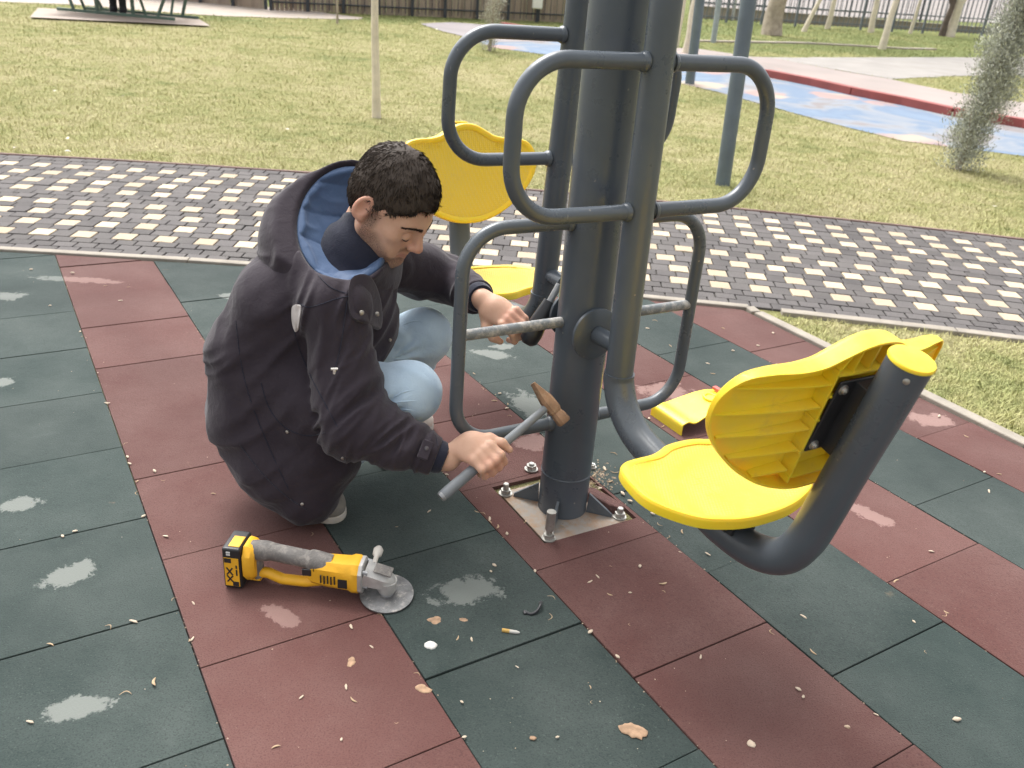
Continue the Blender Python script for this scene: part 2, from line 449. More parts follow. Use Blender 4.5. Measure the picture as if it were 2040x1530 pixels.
m_walk = mat('walkway_concrete', (.29, .245, .225), .92, .12, 1.2, .2, 40, obj=False, dirt=(.45, .27, .23), dirt_amt=.3)
m_grav = mat('grey_gravel', (.27, .25, .23), .95, .14, 2, .4, 60, obj=False)
m_redk = mat('red_kerb_paint', (.27, .07, .062), .8, .2, 2.5, .2, 40, obj=False, dirt=(.5, .3, .27), dirt_amt=.25)
m_lav = mat('worn_asphalt', (.25, .225, .225), .95, .15, 1.1, .2, 40, obj=False, dirt=(.2, .19, .18), dirt_amt=.2)
m_cream = mat('pale_paving', (.38, .32, .265), .9, .15, 3, .2, 40, obj=False, dirt=(.3, .29, .3), dirt_amt=.38)
FAR = []
def far(name, qs, off, m, wob=.02):
    p = P_(*qs); FAR.append(p); return sheet(name, p, off, m, wob=wob)
far('painted_path', [(930, 74), (1110, 82), (1330, 126), (1525, 147), (1700, 186), (1900, 228), (2040, 252), (2200, 285), (2200, 345), (2040, 310), (1890, 291), (1800, 280), (1640, 240), (1500, 202), (1360, 166), (1230, 134), (1110, 111), (985, 95)], -.005, m_paint)
far('walkway', [(1325, 95), (1392, 97), (1500, 113), (1530, 114), (1640, 135), (1775, 158), (1900, 184), (2040, 204), (2200, 235), (2200, 284), (2040, 250), (1900, 226), (1700, 184), (1525, 145), (1330, 124)], -.001, m_walk)
far('gravel_path', [(1530, 114), (2200, 114), (2200, 151), (2040, 150), (1900, 151), (1775, 157), (1640, 134)], -.005, m_grav)
far('asphalt_path', [(838, 47), (900, 44), (1000, 52), (1040, 60), (1110, 72), (1110, 82), (990, 84), (930, 74), (880, 62)], -.001, m_lav)
far('far_paved_path', [(-60, -14), (300, -6), (450, 8), (600, 18), (660, 27), (725, 35), (715, 38), (600, 36), (450, 32), (370, 27), (150, 9), (0, 3), (-60, 0)], -.005, m_cream)
far('concrete_pad', [(60, 37), (76, 18), (385, 34), (420, 54)], .02, mat('pad_concrete', (.35, .29, .245), .92, .1, 2, .2, 40, obj=False), 0)
kerb_strip('red_kerb', [at(q) for q in ((1525, 151), (1620, 170), (1700, 188), (1800, 208), (1900, 230), (2040, 253), (2200, 290))], .16, -.05, .10, m_redk, seg=1.2, gap=.006)
kerb_strip('red_kerb', [at(q) for q in ((1000, 52), (1035, 58), (1075, 67))], .16, -.05, .08, m_redk, seg=1.2)
kerb_strip('thin_kerb', [at(q) for q in ((1390, 82), (1480, 84), (1600, 86), (1700, 91), (1800, 97), (1860, 98))], .18, -.05, .022, m_cream, seg=1.5)
# road beyond the right-hand fence
far('road', [(1380, 22), (1600, 30), (1800, 38), (2040, 49), (2300, 64), (2300, 10), (2040, -6), (1380, -20)], .01, mat('far_road', (.23, .205, .19), .95, .12, .5, obj=False), 0)
far('sandy_verge', [(1450, -14), (2040, -4), (2300, 8), (2300, -60), (1450, -60)], .012, mat('sand', (.23, .18, .135), .95, .15, .4, obj=False), 0)

# ------------------------------------------------------------------ trees, shrubs, poles, fences
m_bark_pale = mat('whitewashed_bark', (.66, .585, .47), .9, .15, 9, .6, 30, dirt=(.33, .27, .2), dirt_amt=.25)
m_bark = mat('bare_bark', (.37, .31, .25), .95, .3, 8, .8, 25, dirt=(.15, .12, .09), dirt_amt=.3)
m_bark_dark = mat('dark_bark', (.13, .1, .085), .95, .3, 8, .8, 25)
def tree(name, q, wpx, label, lean=(0, 0), h=3.2, m=None, seed=0, flare=1.25, group=None, fork=None):
    X = at(q); k = px_size(X); r = wpx*k/2; rr = random.Random(seed)
    t = empty(name, tuple(X)); tag(t, label, 'tree', group)
    pts = []; rs = []
    for i in range(11):
        s = i/10; pts.append((lean[0]*s*h + rr.gauss(0, .15)*r*(i > 0), lean[1]*s*h+rr.gauss(0, .15)*r*(i > 0), h*s-.04)); rs.append(r*((flare if i == 0 else 1.06 if i == 1 else 1)-.45*s))
    g = MB(); g.tube(catmull(pts, 3, False), np.interp(np.linspace(0, 10, 31), range(11), rs), 12)
    g.build('trunk', m or m_bark_pale, t, smooth=60)
    c = MB()
    def limb(p, d, L, r0, lev):
        n = 5; q_ = [np.array(p)]; dd = np.array(d)
        for i in range(n):
            dd = dd + np.array([rr.gauss(0, .12), rr.gauss(0, .12), rr.gauss(.04, .08)]); dd /= np.linalg.norm(dd); q_.append(q_[-1]+dd*L/n)
        c.tube(q_, [r0*(1-.8*i/n) for i in range(n+1)], 6)
        if lev:
            for j in range(4): 
                i = rr.randint(1, n); a = rr.uniform(0, 6.28); nd = dd+np.array([math.cos(a), math.sin(a), .3])*.9; nd /= np.linalg.norm(nd)
                limb(q_[i], nd, L*.6, r0*.45, lev-1)
    top = np.array(pts[-1])
    for j in range(6):
        a = j*1.05+rr.uniform(-.3, .3); b = np.array(pts[6+j % 5]); dd = np.array([math.cos(a)*.6, math.sin(a)*.6, .9]); dd /= np.linalg.norm(dd)
        limb(b, dd, h*.42, r*.5, 2)
    if fork:
        b = np.array(pts[fork[0]]); limb(b, fork[1], fork[2], r*.55, 1)
    c.build('crown', m or m_bark_pale, t, smooth=60)
    return t
tree('sapling', (750, 232), 16, 'slim whitewashed sapling trunk standing alone on the near left lawn', (-.012, 0), 3.4, m_bark_pale, 1, 1.2)
tree('thin_tree', (672, 46), 4.5, 'very thin brown sapling beside the far pale path on the left', (0, 0), 2.6, m_bark, 2, 1.1)
tree('thick_tree', (1537, 69), 37, 'thickest brown tree trunk on the far right lawn, flared at its foot', (.03, 0), 4.5, m_bark, 3, 1.18)
tree('leaning_tree', (1601, 62), 9, 'slim pale tree leaning strongly right next to the thickest trunk', (.3, 0), 3.5, m_bark_pale, 4)
tree('pale_tree', (1648, 57), 10, 'slim straight pale tree right of the strongly leaning one, near the far fence', (.03, 0), 4, m_bark_pale, 5)
tree('forked_tree', (1735, 64), 11, 'slim pale tree with a bend above its foot, near the far fence', (-.05, 0), 4, m_bark_pale, 6, fork=(3, np.array([.45, 0, .9]), 1.2))
tree('pale_tree', (1757, 97), 13, 'slim mottled tree standing forward of the thin kerb, nearest of the right-hand trees', (.05, 0), 3.6, m_bark_pale, 7)
tree('pale_tree', (1813, 66), 6.5, 'thinnest pale tree trunk near the far fence on the right', (.06, 0), 3.2, m_bark_pale, 8)
tree('white_tree', (1891, 72), 17, 'stout white-painted trunk with a dark trunk close behind it', (.03, 0), 4.2, m_bark_pale, 9, fork=(2, np.array([.55, .1, .7]), 1.4))
tree('dark_tree', (1876, 71), 11, 'dark brown trunk touching the stout white-painted trunk', (.07, 0), 4.2, m_bark_dark, 10, fork=(2, np.array([-.6, .1, .7]), 1.2))
tree('pale_tree', (1366, 105), 13, 'brown-blotched pale trunk just right of the front tube of the machine', (.03, 0), 3.6, m_bark_pale, 11)
tree('pale_tree', (1347, 92), 9, 'pale trunk half hidden by the front tube of the machine', (.03, 0), 3.6, m_bark_pale, 12)

def conifer(q, hpx_to, wpx, label, seed, lean=0., dens=5200, col=(.16, .165, .13)):
    X = at(q); k = px_size(X); rr = np.random.default_rng(seed); h = hpx_to*k; w_ = wpx*k/2
    t = empty('conifer', tuple(X)); tag(t, label, 'shrub')
    g = MB(); g.tube([(lean*h*s, 0, h*s-.03) for s in np.linspace(0, .95, 8)], np.linspace(.10*w_+.008, .004, 8), 8)
    for _ in range(60):
        s = rr.uniform(.04, .9); a = rr.uniform(0, 6.28); L = w_*rr.uniform(.5, .95)*(1-s*.6); p = np.array([lean*h*s, 0, h*s])
        g.tube([p, p+np.array([math.cos(a)*L*.6, math.sin(a)*L*.6, L*.5]), p+np.array([math.cos(a)*L, math.sin(a)*L, L*1.3])], [.004, .003, .001], 5)
    g.build('trunk', m_bark, t, smooth=60)
    c = MB(); m = NT('conifer_spray'); isl = m.n('ShaderNodeNewGeometry').outputs['Random Per Island']
    cc = np.array(col); mm = m.out(m.mix(isl, cc*.55, cc*1.6), .8, Specular_IOR_Level=.2)
    cl = [(rr.uniform(0, 1)**.85, rr.uniform(0, 6.28), rr.uniform(.3, 1)) for _ in range(int(dens/40))]
    for s, a, q_ in cl:
        rad = w_*(1.0-.6*s)*(.55+.45*min(1, s*3.2))*q_*(.72+.36*math.sin(s*21+seed+a)); cen = np.array([lean*h*s+rad*math.cos(a), rad*math.sin(a), h*s+.02])
        for _ in range(40):
            d = rr.normal(0, 1, 3); d[2] = abs(d[2])+.8; d += np.array([math.cos(a), math.sin(a), 0])*.9; d /= np.linalg.norm(d)
            p = cen+rr.normal(0, .05, 3)*min(1.6, max(1, h/1.6))*np.array([.8, .8, 1.2]); L = rr.uniform(.015, .042); sd_ = np.cross(d, rr.normal(0, 1, 3)); sd_ /= np.linalg.norm(sd_)
            c.add([p-sd_*L*.10, p+d*L*.6+sd_*L*.14, p+d*L, p+d*L*.55-sd_*L*.14], [(0, 1, 2, 3)])
    c.build('foliage', mm, t)
conifer((1908, 335), 520, 104, 'sparse grey-green conifer leaning right on the right-hand lawn', 21, .13, 60000, (.39, .40, .34))
conifer((975, 100), 170, 60, 'small pale grey-green conifer behind the left handlebar, by the asphalt path', 22, .05, 7000, (.42, .41, .34))

m_pole = mat('blue_grey_paint', (.115, .145, .175), .42, .12, 6, dirt=(.3, .3, .29), dirt_amt=.16)
def pole(q, wpx, label, m=None, h=3.2, lean=0.):
    X = at(q); k = px_size(X); r = wpx*k/2
    t = empty('steel_pole', tuple(X)); tag(t, label, 'pole')
    g = MB(); g.tube([(0, 0, -.05), (lean*h, 0, h)], r, 20); g.build('shaft', m or m_pole, t, smooth=40)
    g = MB(); g.tube([(lean*h, 0, h), (lean*h, 0, h+.03), (lean*h, 0, h+.045)], [r*1.15, r*1.15, r*.4], 20); g.build('cap', m or m_pole, t, smooth=40)
    return t
pole((1440, 366), 29, 'nearest blue-grey steel pole rising from the lawn edge behind the machine', lean=-.035)
pole((1374, 166), 19, 'second blue-grey pole, standing at the edge of the painted path', lean=-.03)
pole((1421, 84), 11, 'pale blue-grey pole standing by the thin kerb', mat('pale_pole', (.3, .34, .37), .5), lean=-.02)
pole((1459, 40), 6, 'thin pale pole in front of the far fence, left of the thickest trunk', mat('pale_pole', (.45, .45, .44), .5))
pole((2032, 92), 15, 'blue-grey pole half cut by the right picture edge beyond the leaning conifer')

m_fence = mat('black_fence_paint', (.035, .04, .048), .6, .2, 8)
m_fgrey = mat('grey_fence_paint', (.14, .16, .18), .6, .2, 8)
def fence(qa, qb, bays, hgt, label, m, pick=.11, rails=(.12, .62, 1.1), post_r=.03, backing=None, pr=.007):
    A, B = at(qa), at(qb); t = empty('metal_fence', tuple(A)); tag(t, label, 'fence')
    for i in range(bays+1):
        p = A+(B-A)*i/bays; z = terr(p[1])
        g = MB(); g.box((*(p[:2]-A[:2]), z-A[2]+hgt/2), (post_r*2, post_r*2, hgt+.06)); g.build('post', m, t)
        if i == bays: break
        q = A+(B-A)*(i+1)/bays; z2 = terr(q[1]); L = np.linalg.norm((q-p)[:2])
        g = MB(); n = int(L/pick)
        for k in range(1, n):
            x = p+(q-p)*k/n; zz = terr(x[1])-A[2]; xx = x[:2]-A[:2]
            g.box((*xx, zz+hgt/2+.02), (pr*2, pr*2, hgt-.04))
        g.build('picket_panel', m, t)
        for r in rails:
            g = MB(); g.tube([(*(p[:2]-A[:2]), z-A[2]+r), (*(q[:2]-A[:2]), z2-A[2]+r)], .018, 6); g.build('rail', m, t)
        if backing:
            n2 = np.array([-(q-p)[1], (q-p)[0]]); n2 /= np.linalg.norm(n2)
            if n2[1] < 0: n2 = -n2
            g = MB(); a2, b2 = p[:2]-A[:2]+n2*.06, q[:2]-A[:2]+n2*.06; ns = max(1, int(L/.09)); rg = random.Random(i)
            for k in range(ns):
                u, v = a2+(b2-a2)*k/ns, a2+(b2-a2)*(k+.93)/ns; zz = z-A[2]; hh = hgt+rg.uniform(-.06, .06); off = n2*rg.uniform(0, .012)
                u = u+off; v = v+off; w2 = n2*.012
                g.prism([tuple(u), tuple(v), tuple(v+w2), tuple(u+w2)], zz-.05, zz+hh)
            g.build('board_panel', backing, t)
    return t
mw = NT('weathered_boards'); isl = mw.n('ShaderNodeNewGeometry').outputs['Random Per Island']
m_board = mw.out(mw.mix(mw.ramp(mw.noise(1.2, 5, .7), [(.3, 0), (.7, 1)]), mw.mix(isl, (.17, .12, .09), (.33, .25, .19)), (.36, .30, .24)), .95)
fence((540, 20), (1130, 45), 9, 1.5, 'black metal fence backed with brown boards along the left far side', m_fence, .13, (.16, .85, 1.4), backing=m_board)
fence((150, -20), (530, 18), 6, 1.5, 'pinkish board screen with a dark rail behind the far pale path', m_fence, .4, (.3, 1.2), backing=m_board)
fence((1375, 41), (2120, 81), 12, 2.2, 'tall grey metal picket fence behind the far right lawn', m_fgrey, .16, (.14, .5, 1.25, 2.1), pr=.009)
fence((1375, 18), (2200, 62), 12, 2.2, 'black metal fence across the road edge behind the grey picket fence', m_fence, .22, (.2, 1.0, 2.0), pr=.011)
# low wall between the fences
A, B = at((1375, 34)), at((2140, 76)); g = MB(); t_ = (B-A)/np.linalg.norm(B-A); n_v = np.array([-t_[1], t_[0], 0])
ang_ = math.atan2(t_[1], t_[0]); L_ = np.linalg.norm((B-A)[:2])
g.box((L_/2, 0, .12), (L_, .2, .34)); g.box((L_/2, 0, .31), (L_+.02, .26, .05))
o = g.build('low_wall', mat('wall_stone', (.30, .26, .22), .95, .2, 1.5, .4, 30, dirt=(.16, .17, .09), dirt_amt=.3), bevel=.01)
o.location = tuple(A); o.rotation_euler[2] = ang_; tag(o, 'low brown wall between the two far right fences', 'wall')
# lantern box and thing by the fence
X = at((1068, 44)); k = px_size(X); t = empty('lamp_box', tuple(X)); tag(t, 'small white lamp box on a short dark stem by the board fence', 'lamp')
zb = 24*k
g = MB(); g.tube([(0, 0, 0), (0, 0, .03), (0, 0, zb)], [.05, .018, .018], 10); g.build('stem', m_fence, t, smooth=40)
g = MB(); g.box((0, 0, zb+.2), (.24, .2, .40)); g.build('housing', mat('white_enamel', (.75, .74, .68), .5, .05), t, bevel=.03)

# picnic table with the seated visitor whose leg is seen
m_green = mat('green_metal', (.085, .14, .115), .5, .2, 6, dirt=(.3, .33, .28), dirt_amt=.2)
m_wood = mat('table_wood', (.30, .17, .12), .7, .25, 5)
A, B = at((147, 20)), at((372, 41)); A, B = A[:2], B[:2]; ex = (B-A)/np.linalg.norm(B-A); ey = np.array([-ex[1], ex[0]])
c0 = at((258, 33))[:2]; Lb = np.linalg.norm(B-A); z0 = float(terr(c0[1]))+.02
t = empty('picnic_table', (*c0, z0)); tag(t, 'green metal picnic table with wooden seats on the concrete pad', 'picnic table')
def loc(x, y, z): return np.array([*(ex*x+ey*y), z])
AX = [np.array([*ex, 0]), np.array([*ey, 0]), K3]
for y in (-.42, .42):
    g = MB(); g.box(loc(0, y, .03), (Lb, .06, .05), AX); g.build('runner', m_green, t, bevel=.006)
for x in (-Lb*.36, Lb*.36):
    for sx in (-1, 1):
        g = MB(); g.tube([loc(x+sx*.0, .42*sx, .05), loc(x+np.sign(x)*.28, .30*sx, .72)], .03, 8); g.build('leg', m_green, t, smooth=40)
        g = MB(); g.tube([loc(x-np.sign(x)*.22, .42*sx, .05), loc(x-np.sign(x)*.22, .60*sx, .42)], .024, 8); g.build('seat_strut', m_green, t, smooth=40)
    g = MB(); g.tube([loc(x-np.sign(x)*.45, -.42, .05), loc(x-np.sign(x)*.45, -.42, .7)], .035, 8); g.build('leg', m_green, t, smooth=40)
for y in (-.66, .66):
    g = MB()
    for j in (-1, 0, 1): g.box(loc(0, y+j*.1, .44), (Lb*.95, .09, .035), AX)
    g.build('seat', m_wood, t, bevel=.006)
g = MB()
for j in range(-3, 4): g.box(loc(0, j*.105, .745), (Lb*.98, .095, .04), AX)
g.build('table_top', m_wood, t, bevel=.006)
#@@BG_END
# ------------------------------------------------------------------ exercise machine
def tube_paint(name, col, scratch, dirt_amt):
    m = NT(name); co = m.coord(True); col = np.array(col)
    c = m.mix(m.ramp(m.noise(5, 5, .6, co), [(.3, 0), (.7, 1)]), col*.9, col*1.12)
    d = m.ramp(m.noise(8, 8, .78, co), [(.86-dirt_amt, 0), (1.02-dirt_amt, .55)]); c = m.mix(d, c, (.20, .195, .185))       # dried dust
    mp = m.n('ShaderNodeMapping'); mp.inputs['Scale'].default_value = (150, 150, 14); mp.inputs['Rotation'].default_value = (.2, .25, 0); m.l(co, mp.inputs[0])
    s = m.ramp(m.noise(1, 2, .5, mp.outputs[0]), [(.74, 0), (.78, scratch)]); big = m.ramp(m.noise(7, 3, .6, co), [(.5, 0), (.62, 1)])
    c = m.mix(m.math('MULTIPLY', s, big), c, (.30, .30, .29))
    v = m.n('ShaderNodeTexVoronoi'); v.inputs['Scale'].default_value = 26; m.l(co, v.inputs['Vector'])
    ch = m.math('MULTIPLY', m.ramp(m.math('ADD', v.outputs['Distance'], m.math('MULTIPLY', m.noise(160, 3, .6, co), .12)), [(.115, 1), (.13, 0)]), m.ramp(m.noise(4, 2, .5, co), [(.5, 0), (.55, 1)]))
    c = m.mix(ch, c, (.24, .22, .20))
    r = m.ramp(m.noise(9, 6, .7, co), [(.3, .22), (.7, .42)])
    return m.out(c, r, m.bump(m.noise(260, 3, .6, co), .05, .002))
m_tube = tube_paint('anthracite_paint', (.078, .092, .108), .7, .17)
m_tube_dusty = tube_paint('dusty_anthracite_paint', (.088, .102, .116), .9, .30)
m_black = mat('black_coating', (.022, .023, .026), .38, .1, 6, dirt=(.2, .2, .19), dirt_amt=.06)
m_bolt = mat('zinc_bolt', (.46, .45, .42), .5, .15, 30, metal=.9, dirt=(.3, .24, .17), dirt_amt=.3)
m_plate = mat('galvanised_plate', (.33, .30, .265), .75, .2, 9, .3, 60, metal=.15, dirt=(.36, .235, .15), dirt_amt=.45)
def yellow():
    m = NT('yellow_plastic'); co = m.coord(True)
    c = m.mix(m.ramp(m.noise(6, 5, .65, co), [(.35, 0), (.75, .25)]), (.90, .64, .022), (.86, .64, .10))
    c = m.mix(m.ramp(m.noise(24, 7, .78, co), [(.56, 0), (.78, .38)]), c, (.45, .33, .12)); c = m.mix(m.ramp(m.noise(3, 6, .7, co), [(.5, 0), (.72, .22)]), c, (.62, .5, .2))
    return m.out(c, .42, None, Subsurface_Weight=.25, Subsurface_Scale=.02, Specular_IOR_Level=.45)
def yellow_dot():
    m = NT('yellow_dotted_plastic'); co = m.coord(True)
    c = m.mix(m.ramp(m.noise(6, 5, .65, co), [(.35, 0), (.75, .3)]), (.86, .58, .03), (.84, .62, .14))
    v = m.n('ShaderNodeTexVoronoi'); v.inputs['Scale'].default_value = 150; v.inputs['Randomness'].default_value = .15; m.l(co, v.inputs['Vector'])
    d = m.ramp(v.outputs['Distance'], [(.2, 1), (.5, 0)])
    c = m.mix(m.math('MULTIPLY', d, .35), c, (.80, .62, .25)); c = m.mix(m.ramp(m.noise(20, 7, .78, co), [(.55, 0), (.78, .3)]), c, (.5, .4, .2))
    return m.out(c, .5, m.bump(d, .5, .002), Specular_IOR_Level=.4)
m_yel, m_yeld = yellow(), yellow_dot()
m_scuff = mat('marker_green', (.30, .45, .08), .6, .3, 40)
machine = empty('exercise_machine', tuple(P3)); tag(machine, 'dark grey outdoor exercise machine with yellow seats around a thick post', 'exercise machine')
def L3(r, s, z): return D3*r + E3*s + K3*z          # local to the machine's base
g = MB(); g.tube([L3(0, 0, .0), L3(0, 0, .6), L3(0, 0, 1.3), L3(0, 0, 2.1)], .0680, 48); g.tube([L3(0, 0, 2.1), L3(0, 0, 2.13), L3(0, 0, 2.15)], [.08, .08, .04], 40)
g.tube([L3(0, 0, .118), L3(0, 0, .1205), L3(0, 0, .123)], [.0680, .0700, .0680], 48, False)
post = g.build('post', m_tube, machine, smooth=40)
# anchor plate, gussets, bolts
g = MB(); pc = -.012
g.box(L3(.0, 0, -.007), (.262, .266, .012), [E3, D3, K3]); plate = g.build('anchor_plate', m_plate, machine, bevel=.002)
for a in (45, 135, 225, 315):
    ca, sa = math.cos(R_(a)), math.sin(R_(a)); v = E3*ca+D3*sa; n = np.cross(v, K3)
    q = [v*.069+K3*0, v*.142+K3*0, v*.142+K3*.008, v*.073+K3*.060]; g = MB()
    vs = [p-n*.004 for p in q]+[p+n*.004 for p in q]
    g.add(vs, [(0, 1, 2, 3), (7, 6, 5, 4), (0, 4, 5, 1), (1, 5, 6, 2), (2, 6, 7, 3), (3, 7, 4, 0)]); g.build('gusset', m_tube_dusty, machine, smooth=30)
def bolt_mb(g, c, ax, r, h, nut=True):
    ax = np.array(ax)/np.linalg.norm(ax); u = np.cross(ax, [1, .2, .1]); u /= np.linalg.norm(u); v = np.cross(ax, u); c = np.array(c)
    if nut:
        for z0, z1, rr in ((0, .003, r*2.3), (.003, .003+r*1.4, r*1.75)):
            n = 20 if z0 == 0 else 6
            ring = [(u*math.cos(6.2832*i/n)+v*math.sin(6.2832*i/n))*rr for i in range(n)]
            g.add([c+p+ax*z0 for p in ring]+[c+p+ax*z1 for p in ring], [tuple(range(n))[::-1], tuple(range(n, 2*n))]+[(i, (i+1) % n, n+(i+1) % n, n+i) for i in range(n)])
    g.tube([c-ax*.002, c+ax*(h-.002), c+ax*h], [r, r, r*.8], 10)
for (r, s, h) in ((.118, -.116, .085),):
    g = MB(); bolt_mb(g, L3(r, s, 0), K3+D3*.0-E3*.03, .0085, h); g.tube([L3(r, s, .03), L3(r, s, .085)], .0125, 12); g.build('anchor_bolt', m_bolt, machine, smooth=35)
for (r, s, h) in ((.11, .12, .03), (-.118, -.118, .034), (-.117, .117, .03)):
    g = MB(); bolt_mb(g, L3(r, s, 0), K3, .0085, h); g.build('anchor_bolt', m_bolt, machine, smooth=35)
# foot frame fixed across the post
def frame_side(sg):
    g = MB()
    s1 = .350*sg
    g.tube(fillet([L3(0, .06*sg, .818), L3(0, s1, .818), L3(0, s1, .277), L3(0, .06*sg, .277)], .105, 10), .0165, 18)
    for z in (.818, .277): g.tube([L3(0, .066*sg, z), L3(0, .072*sg, z), L3(0, .076*sg, z), L3(0, .079*sg, z)], [.020, .0205, .0188, .0165], 18, False)
    return g
for sg in (-1, 1):
    frame_side(sg).build('foot_frame', m_tube_dusty, machine, smooth=60)
    g = MB(); g.tube([L3(0, .060*sg, .565), L3(0, .345*sg, .565)], .0135, 16)
    g.build('foot_rest', mat('worn_footrest', (.16, .175, .185), .5, .2, 20, dirt=(.42, .40, .37), dirt_amt=.42), machine, smooth=60)
# stop discs on the post
for sg in (1, -1):
    g = MB(); c = L3(.0705*sg, -.010*sg, .553); g.tube([c-D3*sg*.004, c+D3*sg*.0035, c+D3*sg*.005], [.066, .066, .064], 44)
    g.build('stop_disc', m_tube, machine, smooth=40)

HALF = [(0, .02), (.06, .026), (.13, .05), (.2, .095), (.25, .15), (.275, .2), (.273, .25), (.245, .287), (.2, .3), (.15, .303), (.11, .311), (.08, .326), (.04, .344), (0, .35)]
HALF_SEAT = [(0, 0), (.05, .002), (.10, .013), (.155, .037), (.2, .085), (.219, .13), (.216, .19), (.203, .232), (.18, .252), (.14, .26), (.10, .264), (.07, .274), (.04, .287), (0, .291)]
def outline(half):
    pts = half[:-1]+[half[-1]]+[(-s, t) for s, t in half[1:-1]][::-1]
    return catmull(pts, 5, True)
def shell(half, bend, th=.034, dish=.006):
    """moulded plastic seat shell; local x = s, y = t, z = front normal. Returns front (dotted), body (rim, skirt, ribs)"""
    o = outline(half); n = len(o); c = np.array([0, (half[0][1]+half[-1][1])/2-.02])
    hw = max(s for s, _ in half)
    W = lambda p: bend*(p[0]/hw)**2
    TF = (lambda s: .34+.66*max(0, 1-(s/hw)**2)) if bend > .015 else (lambda s: 1.)
    body = MB(); front = MB()
    def ring(k, z, shrink=0.):
        out = []
        for p in o:
            d = p-c; L = np.linalg.norm(d); q = c+d*max(0, (L*k-shrink)/L); out.append((q[0], q[1], (z*TF(q[0]) if z < -.012 else z)+W(q)))
        return out
    rings = [ring(1, -th), ring(1, -th*.3), ring(1, -.006, .0005), ring(1, -.0015, .003), ring(1, 0, .008), ring(1, -.001, .016), ring(1, -dish*.6, .021)]
    vs = sum(rings, []); fs = []
    for i in range(len(rings)-1):
        for j in range(n): fs.append((i*n+j, i*n+(j+1) % n, (i+1)*n+(j+1) % n, (i+1)*n+j))
    # inner wall and back of the skin
    inn = [ring(1, -th, .0045), ring(1, -.010, .006), ring(.75, -.010-dish*.3), ring(.4, -.012-dish*.3), ring(.05, -.012-dish*.3)]
    b = len(vs); vs += sum(inn, [])
    for j in range(n): fs.append((b+j, b+(j+1) % n, (j+1) % n, j))
    for i in range(len(inn)-1):
        for j in range(n): fs.append((b+i*n+(j+1) % n, b+i*n+j, b+(i+1)*n+j, b+(i+1)*n+(j+1) % n))
    fs.append(tuple(b+4*n+j for j in range(n)))
    body.add(vs, fs)
    fr = [ring(1, -dish*.6, .021), ring(.88, -dish), ring(.7, -dish*1.2), ring(.4, -dish*1.5), ring(.12, -dish*1.6)]
    vs = sum(fr, []); fs = []
    for i in range(len(fr)-1):
        for j in range(n): fs.append((i*n+j, i*n+(j+1) % n, (i+1)*n+(j+1) % n, (i+1)*n+j))
    fs.append(tuple(4*n+j for j in range(n)))
    front.add(vs, fs)
    return front, body, o, W
def ribs(body, o, W, th, half, hw):
    def halfw(t):
        best = 0
        for i in range(len(o)):
            a, b = o[i], o[(i+1) % len(o)]
            if (a[1]-t)*(b[1]-t) <= 0 and a[1] != b[1]: best = max(best, a[0]+(b[0]-a[0])*(t-a[1])/(b[1]-a[1]))
        return best
    def topt(s):
        best = 0
        for i in range(len(o)):
            a, b = o[i], o[(i+1) % len(o)]
            if (a[0]-s)*(b[0]-s) <= 0 and a[0] != b[0]: best = max(best, a[1]+(b[1]-a[1])*(s-a[0])/(b[0]-a[0]))
        return best
    tm = half[-1][1]; x0 = hw*.27
    TF = (lambda s: .34+.66*max(0, 1-(s/hw)**2)) if th > .03 else (lambda s: 1.)
    def wall(p, q, z0p, z0q, thick=.0035):
        p, q = np.array(p), np.array(q); d = (q-p)/np.linalg.norm(q-p); nn = np.array([-d[1], d[0]])*thick/2
        m = 6; vs = []
        for k in range(m+1):
            x = p+(q-p)*k/m; zb = min((z0p+(z0q-z0p)*k/m)*TF(x[0]), -.0105)
            for sgn, z in ((-1, zb), (1, zb), (1, -.009), (-1, -.009)):
                y = x+nn*sgn; vs.append((y[0], y[1], z+W(x)))
        fs = [(0, 1, 2, 3), tuple(m*4+i for i in (3, 2, 1, 0))]
        for k in range(m):
            for i in range(4): fs.append((k*4+i, k*4+(i+1) % 4, (k+1)*4+(i+1) % 4, (k+1)*4+i))
        body.add(vs, fs)
    for sg in (-1, 1):
        for f in (.20, .34, .48, .62, .76):
            t = tm*f; hw_ = min(halfw(t), halfw(t-.010), halfw(t+.004))-.008
            if hw_ > x0+.02: wall((sg*x0, t+.005), (sg*hw_, t-.008 if f < .7 else t), -th*.95, -th*.75)
        wall((sg*x0*.8, tm*.12), (sg*x0, tm*.86), -th, -th)
        wall((sg*x0, tm*.86), (sg*x0*.62, topt(x0*.62)-.004), -th, -th*.8)
    for s in (-x0*.5, 0, x0*.5): wall((s, tm*.83), (s, topt(s)-.004), -th*.9, -th*.9)
    wall((-x0, tm*.83), (x0, tm*.83), -th, -th); wall((-x0*.85, tm*.16), (x0*.85, tm*.16), -th, -th)
    for f in (.34, .55, .7): 
        for sg in (-1, 1): wall((sg*x0*.72, tm*f), (sg*x0*.97, tm*f), -th, -th)
def place(mb, o, x, y, z):
    mb.v = [tuple(np.array(o)+np.array(x)*v[0]+np.array(y)*v[1]+np.array(z)*v[2]) for v in mb.v]; return mb

